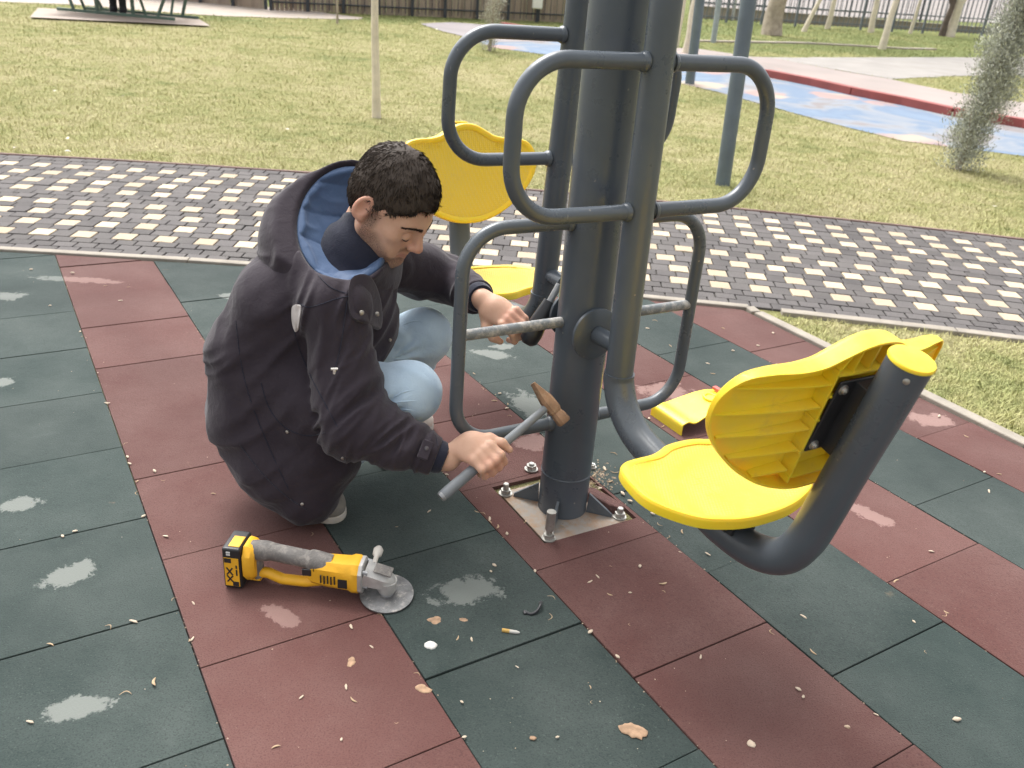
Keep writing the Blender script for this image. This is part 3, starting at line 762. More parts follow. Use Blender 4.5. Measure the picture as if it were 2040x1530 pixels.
def swing_arm(rot=0., name='swing_arm', tilt=0., lift=0.):
    """local frame: x = s (E3), y = r (D3), z up; parented Empty-less: the upright tube is the part"""
    up = MB()
    V = lambda r, s, z: np.array([s, r, z])
    up.tube(fillet([V(.0, 0, 1.9), V(.157, 0, 1.9), V(.1585, 0, 1.3), V(.166, 0, .74), V(.172, 0, .478)], [.08, .5, .5], 8), .038*.89, 28)
    for z in (.475, .463): up.tube([V(.173, 0, z+.005), V(.173, 0, z), V(.173, 0, z-.005)], [.0335, .0355, .0335], 28, False)
    arm = up
    low = catmull([V(.173, 0, .49), V(.176, 0, .462), V(.208, 0, .408), V(.270, 0, .366), V(.353, 0, .346), V(.46, 0, .325), V(.576, 0, .306), V(.68, 0, .311), V(.752, 0, .345), V(.791, 0, .405), V(.814, 0, .484), V(.846, 0, .62), V(.872, 0, .722), V(.897, 0, .825)], 5, False)
    arm.tube(low, .0372, 32)
    arm.tube([V(.078, -.008, .553), V(.15, -.003, .553)], .0215, 20)                # stub that meets the stop disc
    return arm, V
def build_arm(xf, half=HALF, seat_dz=0.):
    """xf maps arm-local (s, r, z) to machine-local"""
    def xm(mb): mb.v = [tuple(xf(v)) for v in mb.v]; return mb
    arm, V = swing_arm()
    root = xm(arm).build('swing_arm', m_tube, machine, smooth=50)
    for sg in (-1, 1):
        h = MB(); h.tube(fillet([V(.160, .03*sg, 1.195), V(.160, .335*sg, 1.195), V(.163, .335*sg, .883), V(.166, .03*sg, .883)], .112, 12), .0172, 20)
        for z_, r_0 in ((1.195, .160), (.883, .166)): h.tube([V(r_0, .034*sg, z_), V(r_0, .039*sg, z_), V(r_0, .043*sg, z_), V(r_0, .046*sg, z_)], [.021, .0212, .0195, .0172], 20, False)
        xm(h).build('handlebar', m_tube, root, smooth=60)
    # backrest
    a0 = V(.81, 0, .484); a1 = V(.889, 0, .803); ax = (a1-a0)/np.linalg.norm(a1-a0); nf = np.cross(np.array([1., 0, 0]), ax); nf /= np.linalg.norm(nf)
    if nf[1] > 0: nf = -nf                       # faces the post
    ex_ = np.array([1., 0, 0])
    fr, bd, o, W = shell(half, .022, .042); ribs(bd, o, W, .042, half, max(a_ for a_, b_ in half))
    org = a0+nf*.092
    b = xm(place(bd, org, ex_, ax, nf)).build('backrest', [m_yel], root, smooth=38)
    xm(place(fr, org, ex_, ax, nf)).build('backrest_face', m_yeld, root, smooth=60)
    # seat pan
    fr, bd, o, W = shell(HALF_SEAT, .012, .025); ribs(bd, o, W, .025, HALF_SEAT, .219)
    org = V(.703, 0, .416+seat_dz); sx, sy, sz = np.array([1., 0, 0]), np.array([0, -1, .04]), np.array([0, .04, 1.])
    xm(place(bd, org, sx, sy, sz)).build('seat', [m_yel], root, smooth=38)
    xm(place(fr, org, sx, sy, sz)).build('seat_face', m_yeld, root, smooth=60)
    g = MB(); g.box(V(.575, 0, .358), (.13, .16, .006)); 
    for s in (-.03, .03): g.box(V(.575, s, .345), (.006, .14, .03))
    xm(g).build('seat_bracket', m_black, root)
    # back bracket, bolts, cap
    g = MB(); g.box(a0+ax*.20+nf*.052, (.124, .155, .006), [ex_, ax, nf]); g.box(a0+ax*.2+nf*.036, (.05, .15, .03), [ex_, ax, nf])
    xm(g).build('back_bracket', m_black, root, bevel=.0025)
    for s in (-.05, .05):
        for t in (.138, .262):
            g = MB(); c = a0+ax*t+nf*.049+ex_*s
            g.tube([c+nf*.001, c-nf*.002, c-nf*.0021], [.0098, .0098, .006], 20); g.tube([c-nf*.002, c-nf*.006, c-nf*.0075], [.0066, .0062, .0045], 16); g.tube([c-nf*.0074, c-nf*.0082], [.0028, .0022], 6)
            xm(g).build('bolt', m_bolt, root, smooth=40)
    d = (V(.897, 0, .825)-V(.872, 0, .722)); d /= np.linalg.norm(d); c = V(.897, 0, .825)
    g = MB(); g.tube([c-d*.001, c+d*.003, c+d*.0055, c+d*.0065], [.0385, .0388, .037, .030], 36); xm(g).build('end_cap', m_yel, root, smooth=40)
    g = MB(); nb = -np.cross(ex_, d); nb = nb if nb[1] > 0 else -nb
    rv = c-d*.018; ra = (-ex_*.75-nf*-.0 + nb*.66); ra /= np.linalg.norm(ra); rv = rv+ra*.0372
    g.tube([rv-ra*.001, rv+ra*.001, rv+ra*.0025], [.0058, .0055, .003], 14); xm(g).build('rivet', m_bolt, root, smooth=40)
    return root
build_arm(lambda v: E3*v[0]+D3*v[1]+K3*v[2])
# the far arm stands swung out and twisted a little about its top pivot
def far_xf(v, dr=.12, th=.042, ph=.056, ds=-.075, dz=.01):
    s, r, z = v; zz = z-1.9; r2 = r*math.cos(th)-zz*math.sin(th)+dr; z2 = 1.9+zz*math.cos(th)+r*math.sin(th)+dz; s = s+ds
    return -E3*(s*math.cos(ph)-r2*math.sin(ph)) - D3*(s*math.sin(ph)+r2*math.cos(ph)) + K3*z2
build_arm(far_xf, [(a_*.90, b_) for a_, b_ in HALF], -.035)
#@@MACHINE_END
# ------------------------------------------------------------------ implicit surfaces for the figure
def cap_(X, a, b, ra, rb=None):
    a, b = np.array(a, float), np.array(b, float); rb = ra if rb is None else rb; ab = b-a
    t = np.clip((X-a)@ab/(ab@ab), 0, 1); return np.linalg.norm(X-a-t[:, None]*ab, axis=1)-(ra+(rb-ra)*t)
def ell_(X, c, r, Rm=None):
    l = X-np.array(c, float)
    if Rm is not None: l = l@Rm
    r = np.array(r, float); k0 = np.linalg.norm(l/r, axis=1); k1 = np.linalg.norm(l/(r*r), axis=1)+1e-9
    return k0*(k0-1)/k1
def smin(a, b, k): h = np.maximum(k-np.abs(a-b), 0)/k; return np.minimum(a, b)-h*h*k*.25
def smax(a, b, k): return -smin(-a, -b, k)
def chain_(X, pts, rs, k=.03):
    d = None
    for i in range(len(pts)-1):
        e = cap_(X, pts[i], pts[i+1], rs[i], rs[i+1]); d = e if d is None else smin(d, e, k)
    return d
_LAT = np.random.default_rng(3).random(4096).astype(np.float32); _PRM = np.random.default_rng(4).permutation(4096)
def vnoise(X):
    i = np.floor(X).astype(np.int64); f = X-i; f = f*f*(3-2*f); out = 0
    for dx in (0, 1):
        for dy in (0, 1):
            for dz in (0, 1):
                h = _PRM[(_PRM[(_PRM[(i[:, 0]+dx) & 4095]+i[:, 1]+dy) & 4095]+i[:, 2]+dz) & 4095]
                w_ = (f[:, 0] if dx else 1-f[:, 0])*(f[:, 1] if dy else 1-f[:, 1])*(f[:, 2] if dz else 1-f[:, 2])
                out = out+w_*_LAT[h]
    return out
def mesh_sdf(func, lo, hi, h, B=8):
    lo, hi = np.array(lo, float), np.array(hi, float); nb = np.ceil((hi-lo)/(h*B)).astype(int); N = nb*B+1
    V = np.ones(N, np.float32)
    bi = np.stack(np.meshgrid(*[np.arange(n) for n in nb], indexing='ij'), -1).reshape(-1, 3)
    cen = lo+(bi+.5)*B*h; dv = func(cen); act = bi[np.abs(dv) < B*h*1.35+.012]; ina = bi[(dv < 0)]
    for b in ina: V[b[0]*B:(b[0]+1)*B+1, b[1]*B:(b[1]+1)*B+1, b[2]*B:(b[2]+1)*B+1] = -1
    loc_ = np.stack(np.meshgrid(*[np.arange(B+1)]*3, indexing='ij'), -1).reshape(-1, 3)
    for c0_ in range(0, len(act), 400):
        a = act[c0_:c0_+400]; idx = (a[:, None, :]*B+loc_[None]).reshape(-1, 3)
        V[idx[:, 0], idx[:, 1], idx[:, 2]] = func(lo+idx*h)
    s = (V < 0).astype(np.int8)
    cs = sum(s[dx:N[0]-1+dx, dy:N[1]-1+dy, dz:N[2]-1+dz] for dx in (0, 1) for dy in (0, 1) for dz in (0, 1))
    cell = np.argwhere((cs > 0) & (cs < 8)); ID = np.full(N-1, -1, np.int32); ID[cell[:, 0], cell[:, 1], cell[:, 2]] = np.arange(len(cell))
    acc = np.zeros((len(cell), 3)); cnt = np.zeros(len(cell))
    cor = [(0,0,0),(1,0,0),(0,1,0),(1,1,0),(0,0,1),(1,0,1),(0,1,1),(1,1,1)]
    val = {c: V[cell[:, 0]+c[0], cell[:, 1]+c[1], cell[:, 2]+c[2]] for c in cor}
    for a in cor:
        for ax in range(3):
            if a[ax]: continue
            b = list(a); b[ax] = 1; b = tuple(b); va, vb = val[a], val[b]; m = (va < 0) != (vb < 0)
            t = np.where(m, va/np.where(va == vb, 1, va-vb), 0); p = np.tile(np.array(a, float), (len(cell), 1)); p[:, ax] += t
            acc += p*m[:, None]; cnt += m
    verts = lo+(cell+acc/np.maximum(cnt, 1)[:, None])*h
    quads = []
    for ax in range(3):
        o1, o2 = (ax+1) % 3, (ax+2) % 3
        sl0 = [slice(1, N[k]-1) for k in range(3)]; sl0[ax] = slice(0, N[ax]-1); sl1 = list(sl0); sl1[ax] = slice(1, N[ax])
        a, b = s[tuple(sl0)], s[tuple(sl1)]; e = np.argwhere(a != b)
        if not len(e): continue
        st = a[e[:, 0], e[:, 1], e[:, 2]] > 0; base = e.copy()
        for k in range(3): base[:, k] += 0 if k == ax else 1
        def cid(d1, d2):
            q = base.copy(); q[:, o1] -= d1; q[:, o2] -= d2; return ID[q[:, 0], q[:, 1], q[:, 2]]
        q = np.stack([cid(1, 1), cid(0, 1), cid(0, 0), cid(1, 0)], 1); q[~st] = q[~st][:, ::-1]; quads.append(q)
    Q = np.concatenate(quads); Q = Q[(Q >= 0).all(1)]
    return verts, Q
def sdf_obj(name, func, lo, hi, h, m, parent=None, attr=None, smooth_it=0):
    v, q = mesh_sdf(func, lo, hi, h)
    me = bpy.data.meshes.new(name); me.vertices.add(len(v)); me.vertices.foreach_set('co', v.astype(np.float32).ravel())
    me.loops.add(q.size); me.loops.foreach_set('vertex_index', q.astype(np.int32).ravel())
    me.polygons.add(len(q)); me.polygons.foreach_set('loop_start', np.arange(0, q.size, 4, dtype=np.int32)); me.polygons.foreach_set('use_smooth', np.ones(len(q), bool))
    me.update(calc_edges=True); me.validate()
    if attr:
        for k, fn in attr.items():
            at_ = me.attributes.new(k, 'FLOAT', 'POINT'); at_.data.foreach_set('value', fn(v).astype(np.float32))
    me.materials.append(m); o = bpy.data.objects.new(name, me); link(o, parent)
    if smooth_it:
        md = o.modifiers.new('smooth', 'SMOOTH'); md.iterations = smooth_it; md.factor = .5
    return o

# ------------------------------------------------------------------ hammer, grinder and other small things
m_steel = mat('worn_steel', (.33, .335, .34), .42, .2, 18, .1, 120, metal=.6, dirt=(.28, .2, .14), dirt_amt=.2)
m_rust = mat('rusty_steel', (.33, .20, .12), .75, .35, 25, .5, 90, metal=.25, dirt=(.55, .42, .28), dirt_amt=.35)
m_hgrip = mat('grey_handle', (.20, .215, .23), .55, .15, 20, dirt=(.4, .38, .35), dirt_amt=.2)
HB, HH = np.array([-.146, 1.70, .212]), np.array([.098, 1.892, .383])
HG = (HH-HB)/np.linalg.norm(HH-HB)
hm = empty('hammer', tuple(HB)); tag(hm, 'hammer with rusty head and grey tubular handle raised against the post', 'hammer')
g = MB(); L_ = np.linalg.norm(HH-HB); g.tube([HG*t for t in (0, .004, .02, .12, .2, L_)], [.011, .0135, .0142, .0135, .0115, .0095], 20); g.build('handle', m_hgrip, hm, smooth=50)
g = MB(); g.tube([HG*t for t in (-.002, .003, .006)], [.011, .0138, .0138], 20); g.build('handle_end', m_steel, hm, smooth=50)
vd = ray((1130, 850))-ray((1072, 768)); vd = vd-HG*(vd@HG); vd /= np.linalg.norm(vd); v3 = np.cross(HG, vd)
g = MB(); c = HG*L_
def ringbox(g, c, secs, u, a, b):
    vs = []; n = 12
    for t, ha, hb in secs:
        for i in range(n):
            q = 6.2832*i/n; ca, sa = math.cos(q), math.sin(q); k = (abs(ca)**4+abs(sa)**4)**-.25
            vs.append(c+u*t+a*ha*ca*k+b*hb*sa*k)
    fs = [tuple(range(n))[::-1], tuple((len(secs)-1)*n+i for i in range(n))]
    for j in range(len(secs)-1):
        for i in range(n): fs.append((j*n+i, j*n+(i+1) % n, (j+1)*n+(i+1) % n, (j+1)*n+i))
    g.add(vs, fs)
ringbox(g, c, [(-.068, .004, .016), (-.064, .0045, .0165), (-.03, .013, .0165), (-.016, .0165, .0175), (.016, .0165, .0175), (.026, .013, .014), (.034, .0155, .0165), (.054, .0165, .0175), (.059, .0145, .0155)], vd, HG, v3)
g.build('head', m_rust, hm, smooth=35)

m_gy = mat('tool_yellow', (.80, .42, .02), .5, .12, 20, .15, 200, dirt=(.35, .22, .08), dirt_amt=.2)
m_gk = mat('tool_black', (.02, .02, .022), .45, .2, 20, dirt=(.25, .23, .2), dirt_amt=.14)
m_gr = mat('tool_rubber', (.15, .14, .13), .8, .25, 30, .3, 200, dirt=(.27, .245, .22), dirt_amt=.40)
m_gs = mat('cast_alloy', (.50, .49, .47), .5, .2, 30, .2, 150, metal=.5, dirt=(.25, .23, .2), dirt_amt=.25)
m_disc = mat('cutting_disc', (.20, .20, .20), .5, .45, 26, .4, 260, metal=.35, dirt=(.48, .45, .41), dirt_amt=.36)
G0 = np.array([-.605, 1.605, 0]); ga = zplane((748, 1180), .01)-G0; ga[2] = 0; GLEN = np.linalg.norm(ga); ga /= GLEN; gn = np.cross(K3, ga)
gr = empty('angle_grinder', tuple(G0)); tag(gr, 'yellow and black cordless angle grinder lying on red and green rubber tiles', 'angle grinder')
def Lg(x, y, z): return ga*x+gn*y+K3*z
GA = [ga, gn, K3]
tl = R_(7); bx_ = [ga*math.cos(tl)-K3*math.sin(tl)*0+gn*0, gn, K3]
g = MB(); g.box(Lg(-.002, 0, .058), (.044, .076, .112), GA); bat = g.build('battery', m_gk, gr, bevel=.006)
g = MB(); g.box(Lg(-.002, -.0385, .05), (.034, .0012, .078), GA); lab = g.build('label', m_gy, bat)
g = MB()
for (x0, z0, x1, z1) in ((-.012, .062, .002, .042), (.002, .062, -.012, .042), (-.012, .04, .002, .022), (.002, .04, -.012, .022)):
    p, q = Lg(-.002+x0, -.0395, z0), Lg(-.002+x1, -.0395, z1); g.box((p+q)/2, (np.linalg.norm(q-p), .0035, .0008), [(q-p)/np.linalg.norm(q-p), np.cross(q-p, gn)/np.linalg.norm(np.cross(q-p, gn)), gn])
for z in (.066, .054, .046): g.box(Lg(.0095, -.0395, z), (.0035, .0008, .009), GA)
g.box(Lg(-.010, -.0395, .082), (.016, .0008, .012), GA); g.box(Lg(.006, -.0395, .018), (.014, .0008, .012), GA)
g.build('label_mark', m_gk, bat)
g = MB()
for z in (.098, .104): g.box(Lg(-.008, -.0388, z), (.009, .0012, .004), GA)
g.build('label_print', mat('print_white', (.7, .7, .68), .5), bat)
g = MB(); g.box(Lg(.002, -.008, .1145), (.026, .04, .002), GA); g.build('battery_button', m_gy, bat, bevel=.0008)
g = MB(); ringbox(g, Lg(.022, 0, .066), [(0, .036, .047), (.004, .0375, .049), (.018, .0365, .046), (.026, .03, .038)], ga, gn, K3); g.build('collar', m_gy, gr, smooth=35)
g = MB(); hz = fillet([Lg(.035, 0, .09), Lg(.075, 0, .0925), Lg(.17, 0, .082), Lg(.22, 0, .072)], .1, 8)
g.tube(hz, np.interp(np.linspace(0, 1, len(hz)), [0, .15, .5, .8, 1], [.024, .0235, .0205, .0245, .026]), 20); g.build('grip', m_gr, gr, smooth=60)
g = MB(); g.tube(fillet([Lg(.04, 0, .075), Lg(.042, 0, .035), Lg(.05, 0, .02)], .02, 6), .0165, 14); g.build('handle_neck', m_gr, gr, smooth=60)
g = MB(); ringbox(g, Lg(.03, 0, .02), [(0, .014, .012), (.022, .014, .012)], ga, gn, K3)
g.tube(fillet([Lg(.04, 0, .018), Lg(.062, -.004, .036), Lg(.105, -.006, .021), Lg(.16, -.004, .02), Lg(.23, 0, .035)], .03, 6), .0125, 14); g.build('guard_bar', m_gy, gr, smooth=45)
g = MB(); ringbox(g, Lg(.165, 0, .058), [(0, .020, .014), (.012, .025, .032), (.05, .0305, .036), (.10, .033, .0375), (.108, .0375, .041), (.122, .0375, .041), (.126, .036, .039)], ga, gn, K3); gb = g.build('motor_body', m_gy, gr, smooth=35)
g = MB()
for i in range(5): g.box(Lg(.205+i*.008, -.0325, .056-(i % 2)*.002), (.003, .002, .022), GA)
g.box(Lg(.256, -.0338, .05), (.022, .001, .024), GA); g.build('vent', m_gk, gb)
g = MB(); ringbox(g, Lg(.175, -.002, .073), [(0, .010, .006), (.012, .027, .008)], ga, gn, K3); g.box(Lg(.17, -.024, .064), (.022, .006, .018), GA); g.build('trigger', m_gk, gr, bevel=.002)
g = MB(); ringbox(g, Lg(.291, 0, .058), [(0, .0365, .0395), (.008, .0365, .0395), (.010, .033, .036)], ga, gn, K3); g.build('ring_plate', m_gs, gr, smooth=35)
hx = .352; g = MB(); ringbox(g, Lg(.300, 0, .062), [(0, .029, .030), (.015, .027, .026), (.045, .025, .022), (.064, .018, .016), (.072, .008, .008)], (ga*.97-K3*.24)/np.linalg.norm(ga*.97-K3*.24), gn, np.cross(ga*.97-K3*.24, gn)*-1); 
g.tube([Lg(hx, 0, .05), Lg(hx, 0, .026), Lg(hx, 0, .019)], [.024, .0225, .019], 24); g.build('gear_head', m_gs, gr, smooth=35)
g = MB(); g.box(Lg(.345, -.004, .0805), (.042, .034, .004), [(ga*.97-K3*.24), gn, (K3*.97+ga*.24)]); g.build('spindle_lock_plate', m_gr, gr, bevel=.0015)
g = MB()
for y in (-.023, .023): g.tube([Lg(.301, y, .082), Lg(.312, y, .080)], .005, 8); g.tube([Lg(.301, y, .042), Lg(.312, y, .042)], .005, 8)
g.build('screw', m_steel, gr, smooth=40)
dn = np.array([*(ga[:2]*.03-gn[:2]*.10), 1]); dn /= np.linalg.norm(dn); dc = Lg(hx, 0, .0115)
g = MB(); g.tube([dc-dn*.0015, dc+dn*.0016], .0625, 56); g.tube([dc-dn*.003, dc+dn*.003], .021, 30); g.build('disc', m_disc, gr, smooth=35)
g = MB(); g.tube([dc+dn*.002, dc+dn*.008], [.017, .015], 24); g.build('flange', m_steel, gr, smooth=35)
g = MB(); g.tube([Lg(.315, .028, .07), Lg(.315, .05, .075), Lg(.315, .056, .076), Lg(.315, .07, .079), Lg(.315, .078, .081)], [.006, .006, .011, .012, .007], 14); g.build('side_knob', mat('pale_knob', (.62, .58, .52), .6, .15, 30), gr, smooth=50)

# loose parts around the anchor plate
def loose_nut(q, label, r=.009, h=.03, lie=False):
    X = zplane(q, .0); t = empty('loose_bolt', tuple(X)); tag(t, label, 'bolt')
    g = MB(); bolt_mb(g, (0, 0, .002), K3 if not lie else np.array([.8, -.3, .25]), r, h); g.build('shank', m_bolt, t, smooth=35); return t
loose_nut((1058, 936), 'loose bolt and nut on the red tile behind the left corner of the anchor plate', .009, .022)
loose_nut((1179, 932), 'small bright nut just right of the post behind the anchor plate', .006, .014)
# cut-out strip of red rubber lying in the pit
g = MB(); X = zplane((1204, 1000), .01); ax = zplane((1245, 1022), .01)-zplane((1165, 975), .01); ax /= np.linalg.norm(ax); ay = np.cross(K3, ax)
pts = [(-.075, -.016), (-.04, -.028), (.03, -.026), (.07, -.012), (.068, .01), (.01, .016), (-.06, .014)]
g.prism([tuple((ax*a+ay*b)[:2]) for a, b in pts], -.012, .016, top=[tuple((ax*a*.95+ay*(b*.85+.004))[:2]) for a, b in pts])
o = g.build('rubber_offcut', mat('offcut_rubber', (.10, .048, .042), .95, .3, 40, .8, 200, dirt=(.3, .22, .17), dirt_amt=.3), bevel=.004); o.location = tuple(X)
tag(o, 'dark red rubber offcut lying in the gap beside the anchor plate', 'rubber piece')

# broken yellow plastic cover on the tiles behind the near seat
A, B, C_ = zplane((1356, 868)), zplane((1296, 826)), zplane((1448, 790))
bx = A-B; bl = np.linalg.norm(bx); bx /= bl; by = C_-(A+B)/2; by = by-bx*(by@bx); byl = np.linalg.norm(by); by /= byl
t = empty('plastic_cover', tuple(B)); tag(t, 'broken yellow plastic cover lying on the red tiles behind the near seat', 'plastic cover')
prof = [(0, 0), (.0, .032), (.006, .041), (.018, .044), (.034, .036), (.06, .045), (.105, .062), (.14, .066), (.18, .052), (.21, .03), (.222, .004)]
pr = catmull(prof, 5, False); n = len(pr); g = MB(); vs = []
for j, (u, wscale) in enumerate(((0, 1), (.25, 1), (.5, 1), (.75, 1), (1, 1))):
    for a, z in pr:
        narrow = 1-.30*max(0, min(1, (a-.04)/.1)); uu = .5+(u-.5)*narrow
        if 4 > j >= 0 and False: pass
        vs.append(bx*bl*uu*1.0+by*a*(byl/.222)+K3*(z*1.05))
nn = 5; off = len(vs); vs2 = []
for j in range(nn):
    for i in range(n):
        p = vs[j*n+i]; a = vs[j*n+max(i-1, 0)]; b = vs[j*n+min(i+1, n-1)]; nr = np.cross(bx, b-a); nr /= np.linalg.norm(nr); vs2.append(p-nr*.0045 if nr[2] > -1 else p)
fs = []
for j in range(nn-1):
    for i in range(n-1):
        a = j*n+i; fs += [(a, a+1, a+n+1, a+n), (off+a, off+a+n, off+a+n+1, off+a+1)]
for i in range(n-1):
    fs += [(i, off+i, off+i+1, i+1), ((nn-1)*n+i, (nn-1)*n+i+1, off+(nn-1)*n+i+1, off+(nn-1)*n+i)]
for j in range(nn-1):
    fs += [(j*n, (j+1)*n, off+(j+1)*n, off+j*n), (j*n+n-1, off+j*n+n-1, off+(j+1)*n+n-1, (j+1)*n+n-1)]
g.add(vs+vs2, fs); g.build('cover_shell', m_yel, t, smooth=50)
g = MB(); c = bx*bl*.5+by*.118*(byl/.222)+K3*.064
ring = [(bx*math.cos(6.2832*i/24)*.03+by*math.sin(6.2832*i/24)*.024) for i in range(25)]
g.tube([c+p+K3*.004 for p in ring], .0055, 8, False); g.build('boss_ring', m_yel, t, smooth=60)
g = MB(); g.box(by*.15*(byl/.222)+bx*bl*.30+K3*.078, (.035, .018, .012), [bx, by, K3]); g.build('red_tab', mat('red_plastic', (.55, .12, .10), .6, .2, 20), t, bevel=.003)
#@@SMALL_END
# ------------------------------------------------------------------ the crouching man
nrm = lambda v: np.array(v, float)/np.linalg.norm(v)
HC = np.array([-.319, 2.03, .817]); HS = 1.07
f0 = np.array([math.cos(R_(-29)), math.sin(R_(-29)), 0]); th = R_(35)
HF = f0*math.cos(th)-K3*math.sin(th); HU = f0*math.sin(th)+K3*math.cos(th); HL = np.cross(HU, HF)
rl = R_(0); HU, HL = HU*math.cos(rl)+HL*math.sin(rl), HL*math.cos(rl)-HU*math.sin(rl)
HM = np.stack([HF, HL, HU], 1)
def hl(X): return (X-HC)@HM/HS
RW, RG = np.array([-.138, 1.782, .264]), np.array([-.052, 1.776, .279])
LW = np.array([-.100, 2.165, .548])
SHR, ELR = np.array([-.435, 1.885, .60]), np.array([-.372, 1.80, .335])
SHL, ELL = np.array([-.37, 2.20, .625]), np.array([-.215, 2.36, .53])
HIPR, KNR, ANR = np.array([-.62, 1.95, .26]), np.array([-.255, 1.915, .375]), np.array([-.535, 1.97, .11])
HIPL, KNL, ANL = np.array([-.60, 2.14, .26]), np.array([-.265, 2.27, .385]), np.array([-.40, 2.40, .09])

def head_sdf(X):
    p = hl(X); q = p.copy(); q[:, 1] = np.abs(q[:, 1])          # mirror
    S = lambda c, r: np.linalg.norm(q-np.array(c), axis=1)-r
    d = ell_(p, (-.012, 0, .036), (.098, .0765, .088))
    d = smin(d, ell_(p, (.022, 0, -.03), (.066, .063, .083)), .035)
    d = smin(d, cap_(q, (.0, .052, -.058), (.066, .016, -.104), .022, .019), .03)
    d = smin(d, ell_(p, (.068, 0, -.104), (.022, .022, .017)), .02)
    d = smin(d, cap_(q, (.079, .006, .016), (.065, .042, .012), .0135, .012), .016)      # brow
    d = smin(d, cap_(p, (.082, 0, .012), (.107, 0, -.029), .0088, .0105), .014)          # nose
    d = smin(d, ell_(p, (.104, 0, -.033), (.0130, .0108, .0095)), .008)
    d = smin(d, S((.097, .0115, -.037), .0078), .007)
    d = smin(d, S((.058, .044, -.022), .020), .022)                                      # cheek bone
    d = smin(d, S((.060, .033, -.064), .0225), .025)
    d = smax(d, -(S((.096, .031, -.008), .0185)), .012)                                  # eye socket
    d = smin(d, ell_(q, (.0755, .030, -.0105), (.0135, .0155, .0125)), .004)             # closed lid
    d = smin(d, cap_(q, (.089, 0, -.062), (.078, .022, -.067), .0068, .0035), .007)      # lips
    d = smin(d, cap_(q, (.088, 0, -.0745), (.077, .019, -.0725), .0072, .0035), .007)
    d = smax(d, -cap_(q, (.099, 0, -.0683), (.083, .026, -.0702), .0026, .0018), .003)
    d = smax(d, -S((.098, .0058, -.0415), .0035), .004)
    # ear
    Re = np.array([[.93, .30, .20], [-.32, .94, .0], [-.19, -.06, .98]])
    e = ell_(q, (-.020, .079, -.010), (.0215, .0095, .037), Re)
    e = smax(e, -ell_(q, (-.016, .0885, -.004), (.0125, .0100, .024), Re), .005)
    e = smin(e, ell_(q, (-.014, .077, -.036), (.009, .007, .010)), .006)
    d = smin(d, e, .008)
    return d*HS
HPALM_R = RG; g_, w_ = HG, nrm(RG-RW); v_ = nrm(w_-HG*(w_@HG)); nb_ = -np.cross(g_, v_)
RG = HB+HG*((RG-HB)@HG)
def rhand(X):
    G_ = RG
    pt = lambda n, v, g: G_+nb_*n+v_*v+g_*g
    Rm = np.stack([v_, g_, nb_], 1)
    d = ell_(X, pt(.024, -.026, -.002), (.046, .041, .0175), Rm)
    d = smin(d, cap_(X, RW-w_*.03, pt(.018, -.05, -.004), .026, .025), .03)
    for o, s in ((.031, .96), (.0115, 1.03), (-.009, 1.), (-.0275, .86)):
        P = [pt(.026, -.004, o*.95), pt(.0205, .030*s, o), pt(-.008, .0345*s, o), pt(-.0245, .010, o*.98), pt(-.0205, -.014, o*.96)]
        f = chain_(X, P, [.0118, .0106*s, .0098*s, .0092*s, .0078*s], .006)
        d = smin(d, f, .007)
        d = smin(d, np.linalg.norm(X-P[0]-nb_*.003, axis=1)-.0105, .008)
    t = chain_(X, [pt(.012, -.050, .020), pt(.010, -.030, .044), pt(.0085, .000, .057), pt(-.006, .020, .062)], [.0165, .0135, .0112, .0088], .01)
    return smin(d, t, .010)
lv = nrm([.80, -.50, -.30]); lb = np.array([-.25, -.45, .85]); lb = nrm(lb-lv*(lb@lv)); lt = np.cross(lv, lb)     # thumb side
def lhand(X):
    pt = lambda v, n, t: LW+lv*v+lb*n+lt*t
    Rm = np.stack([lv, lt, lb], 1)
    d = ell_(X, pt(.064, .0, .002), (.050, .041, .0175), Rm)
    d = smin(d, cap_(X, LW-lv*.03, pt(.04, -.002, 0), .025, .025), .03)
    for t, s in ((.030, .95), (.010, 1.02), (-.010, 1.), (-.029, .84)):
        P = [pt(.098, .004, t), pt(.098+.036*s, -.008, t), pt(.098+.044*s, -.036, t), pt(.098+.022*s, -.052, t)]
        d = smin(d, chain_(X, P, [.0116, .0102*s, .0095*s, .008*s], .006), .007)
    th_ = chain_(X, [pt(.035, -.010, .026), pt(.062, -.022, .052), pt(.088, -.034, .058), pt(.106, -.048, .050)], [.0165, .0135, .0115, .009], .01)
    return smin(d, th_, .012)
NECK0, NECK1 = np.array([-.43, 2.05, .67]), HC+HF*(-.035)+HU*(-.075)
def body_sdf(X):
    d = head_sdf(X)
    d = smin(d, cap_(X, NECK0, NECK1, .062, .056), .03)
    d = smin(d, chain_(X, [(-.62, 2.05, .27), (-.58, 2.05, .45), (-.46, 2.05, .60), NECK0], [.12, .11, .11, .06], .05), .04)
    for sh, el, wr in ((SHR, ELR, RW), (SHL, ELL, LW)): d = smin(d, chain_(X, [NECK0*.4+sh*.6+np.array([-.03, .01*(1 if sh[1] < 2 else -1), -.07]), sh*.97+np.array([-.015, .06, .0])-np.array([0, 0, .02]) if False else sh+np.array([-.01, 0, -.02]), el, wr], [.04, .04, .036, .0255], .02), .02)
    for hp, kn, an in ((HIPR, KNR, ANR), (HIPL, KNL, ANL)): d = smin(d, chain_(X, [hp, kn, an, an+np.array([.03, -.04 if an[1] < 2.1 else .01, -.055])], [.075, .05, .034, .026], .02), .02)
    d = smin(d, rhand(X), .012); d = smin(d, lhand(X), .012)
    return d
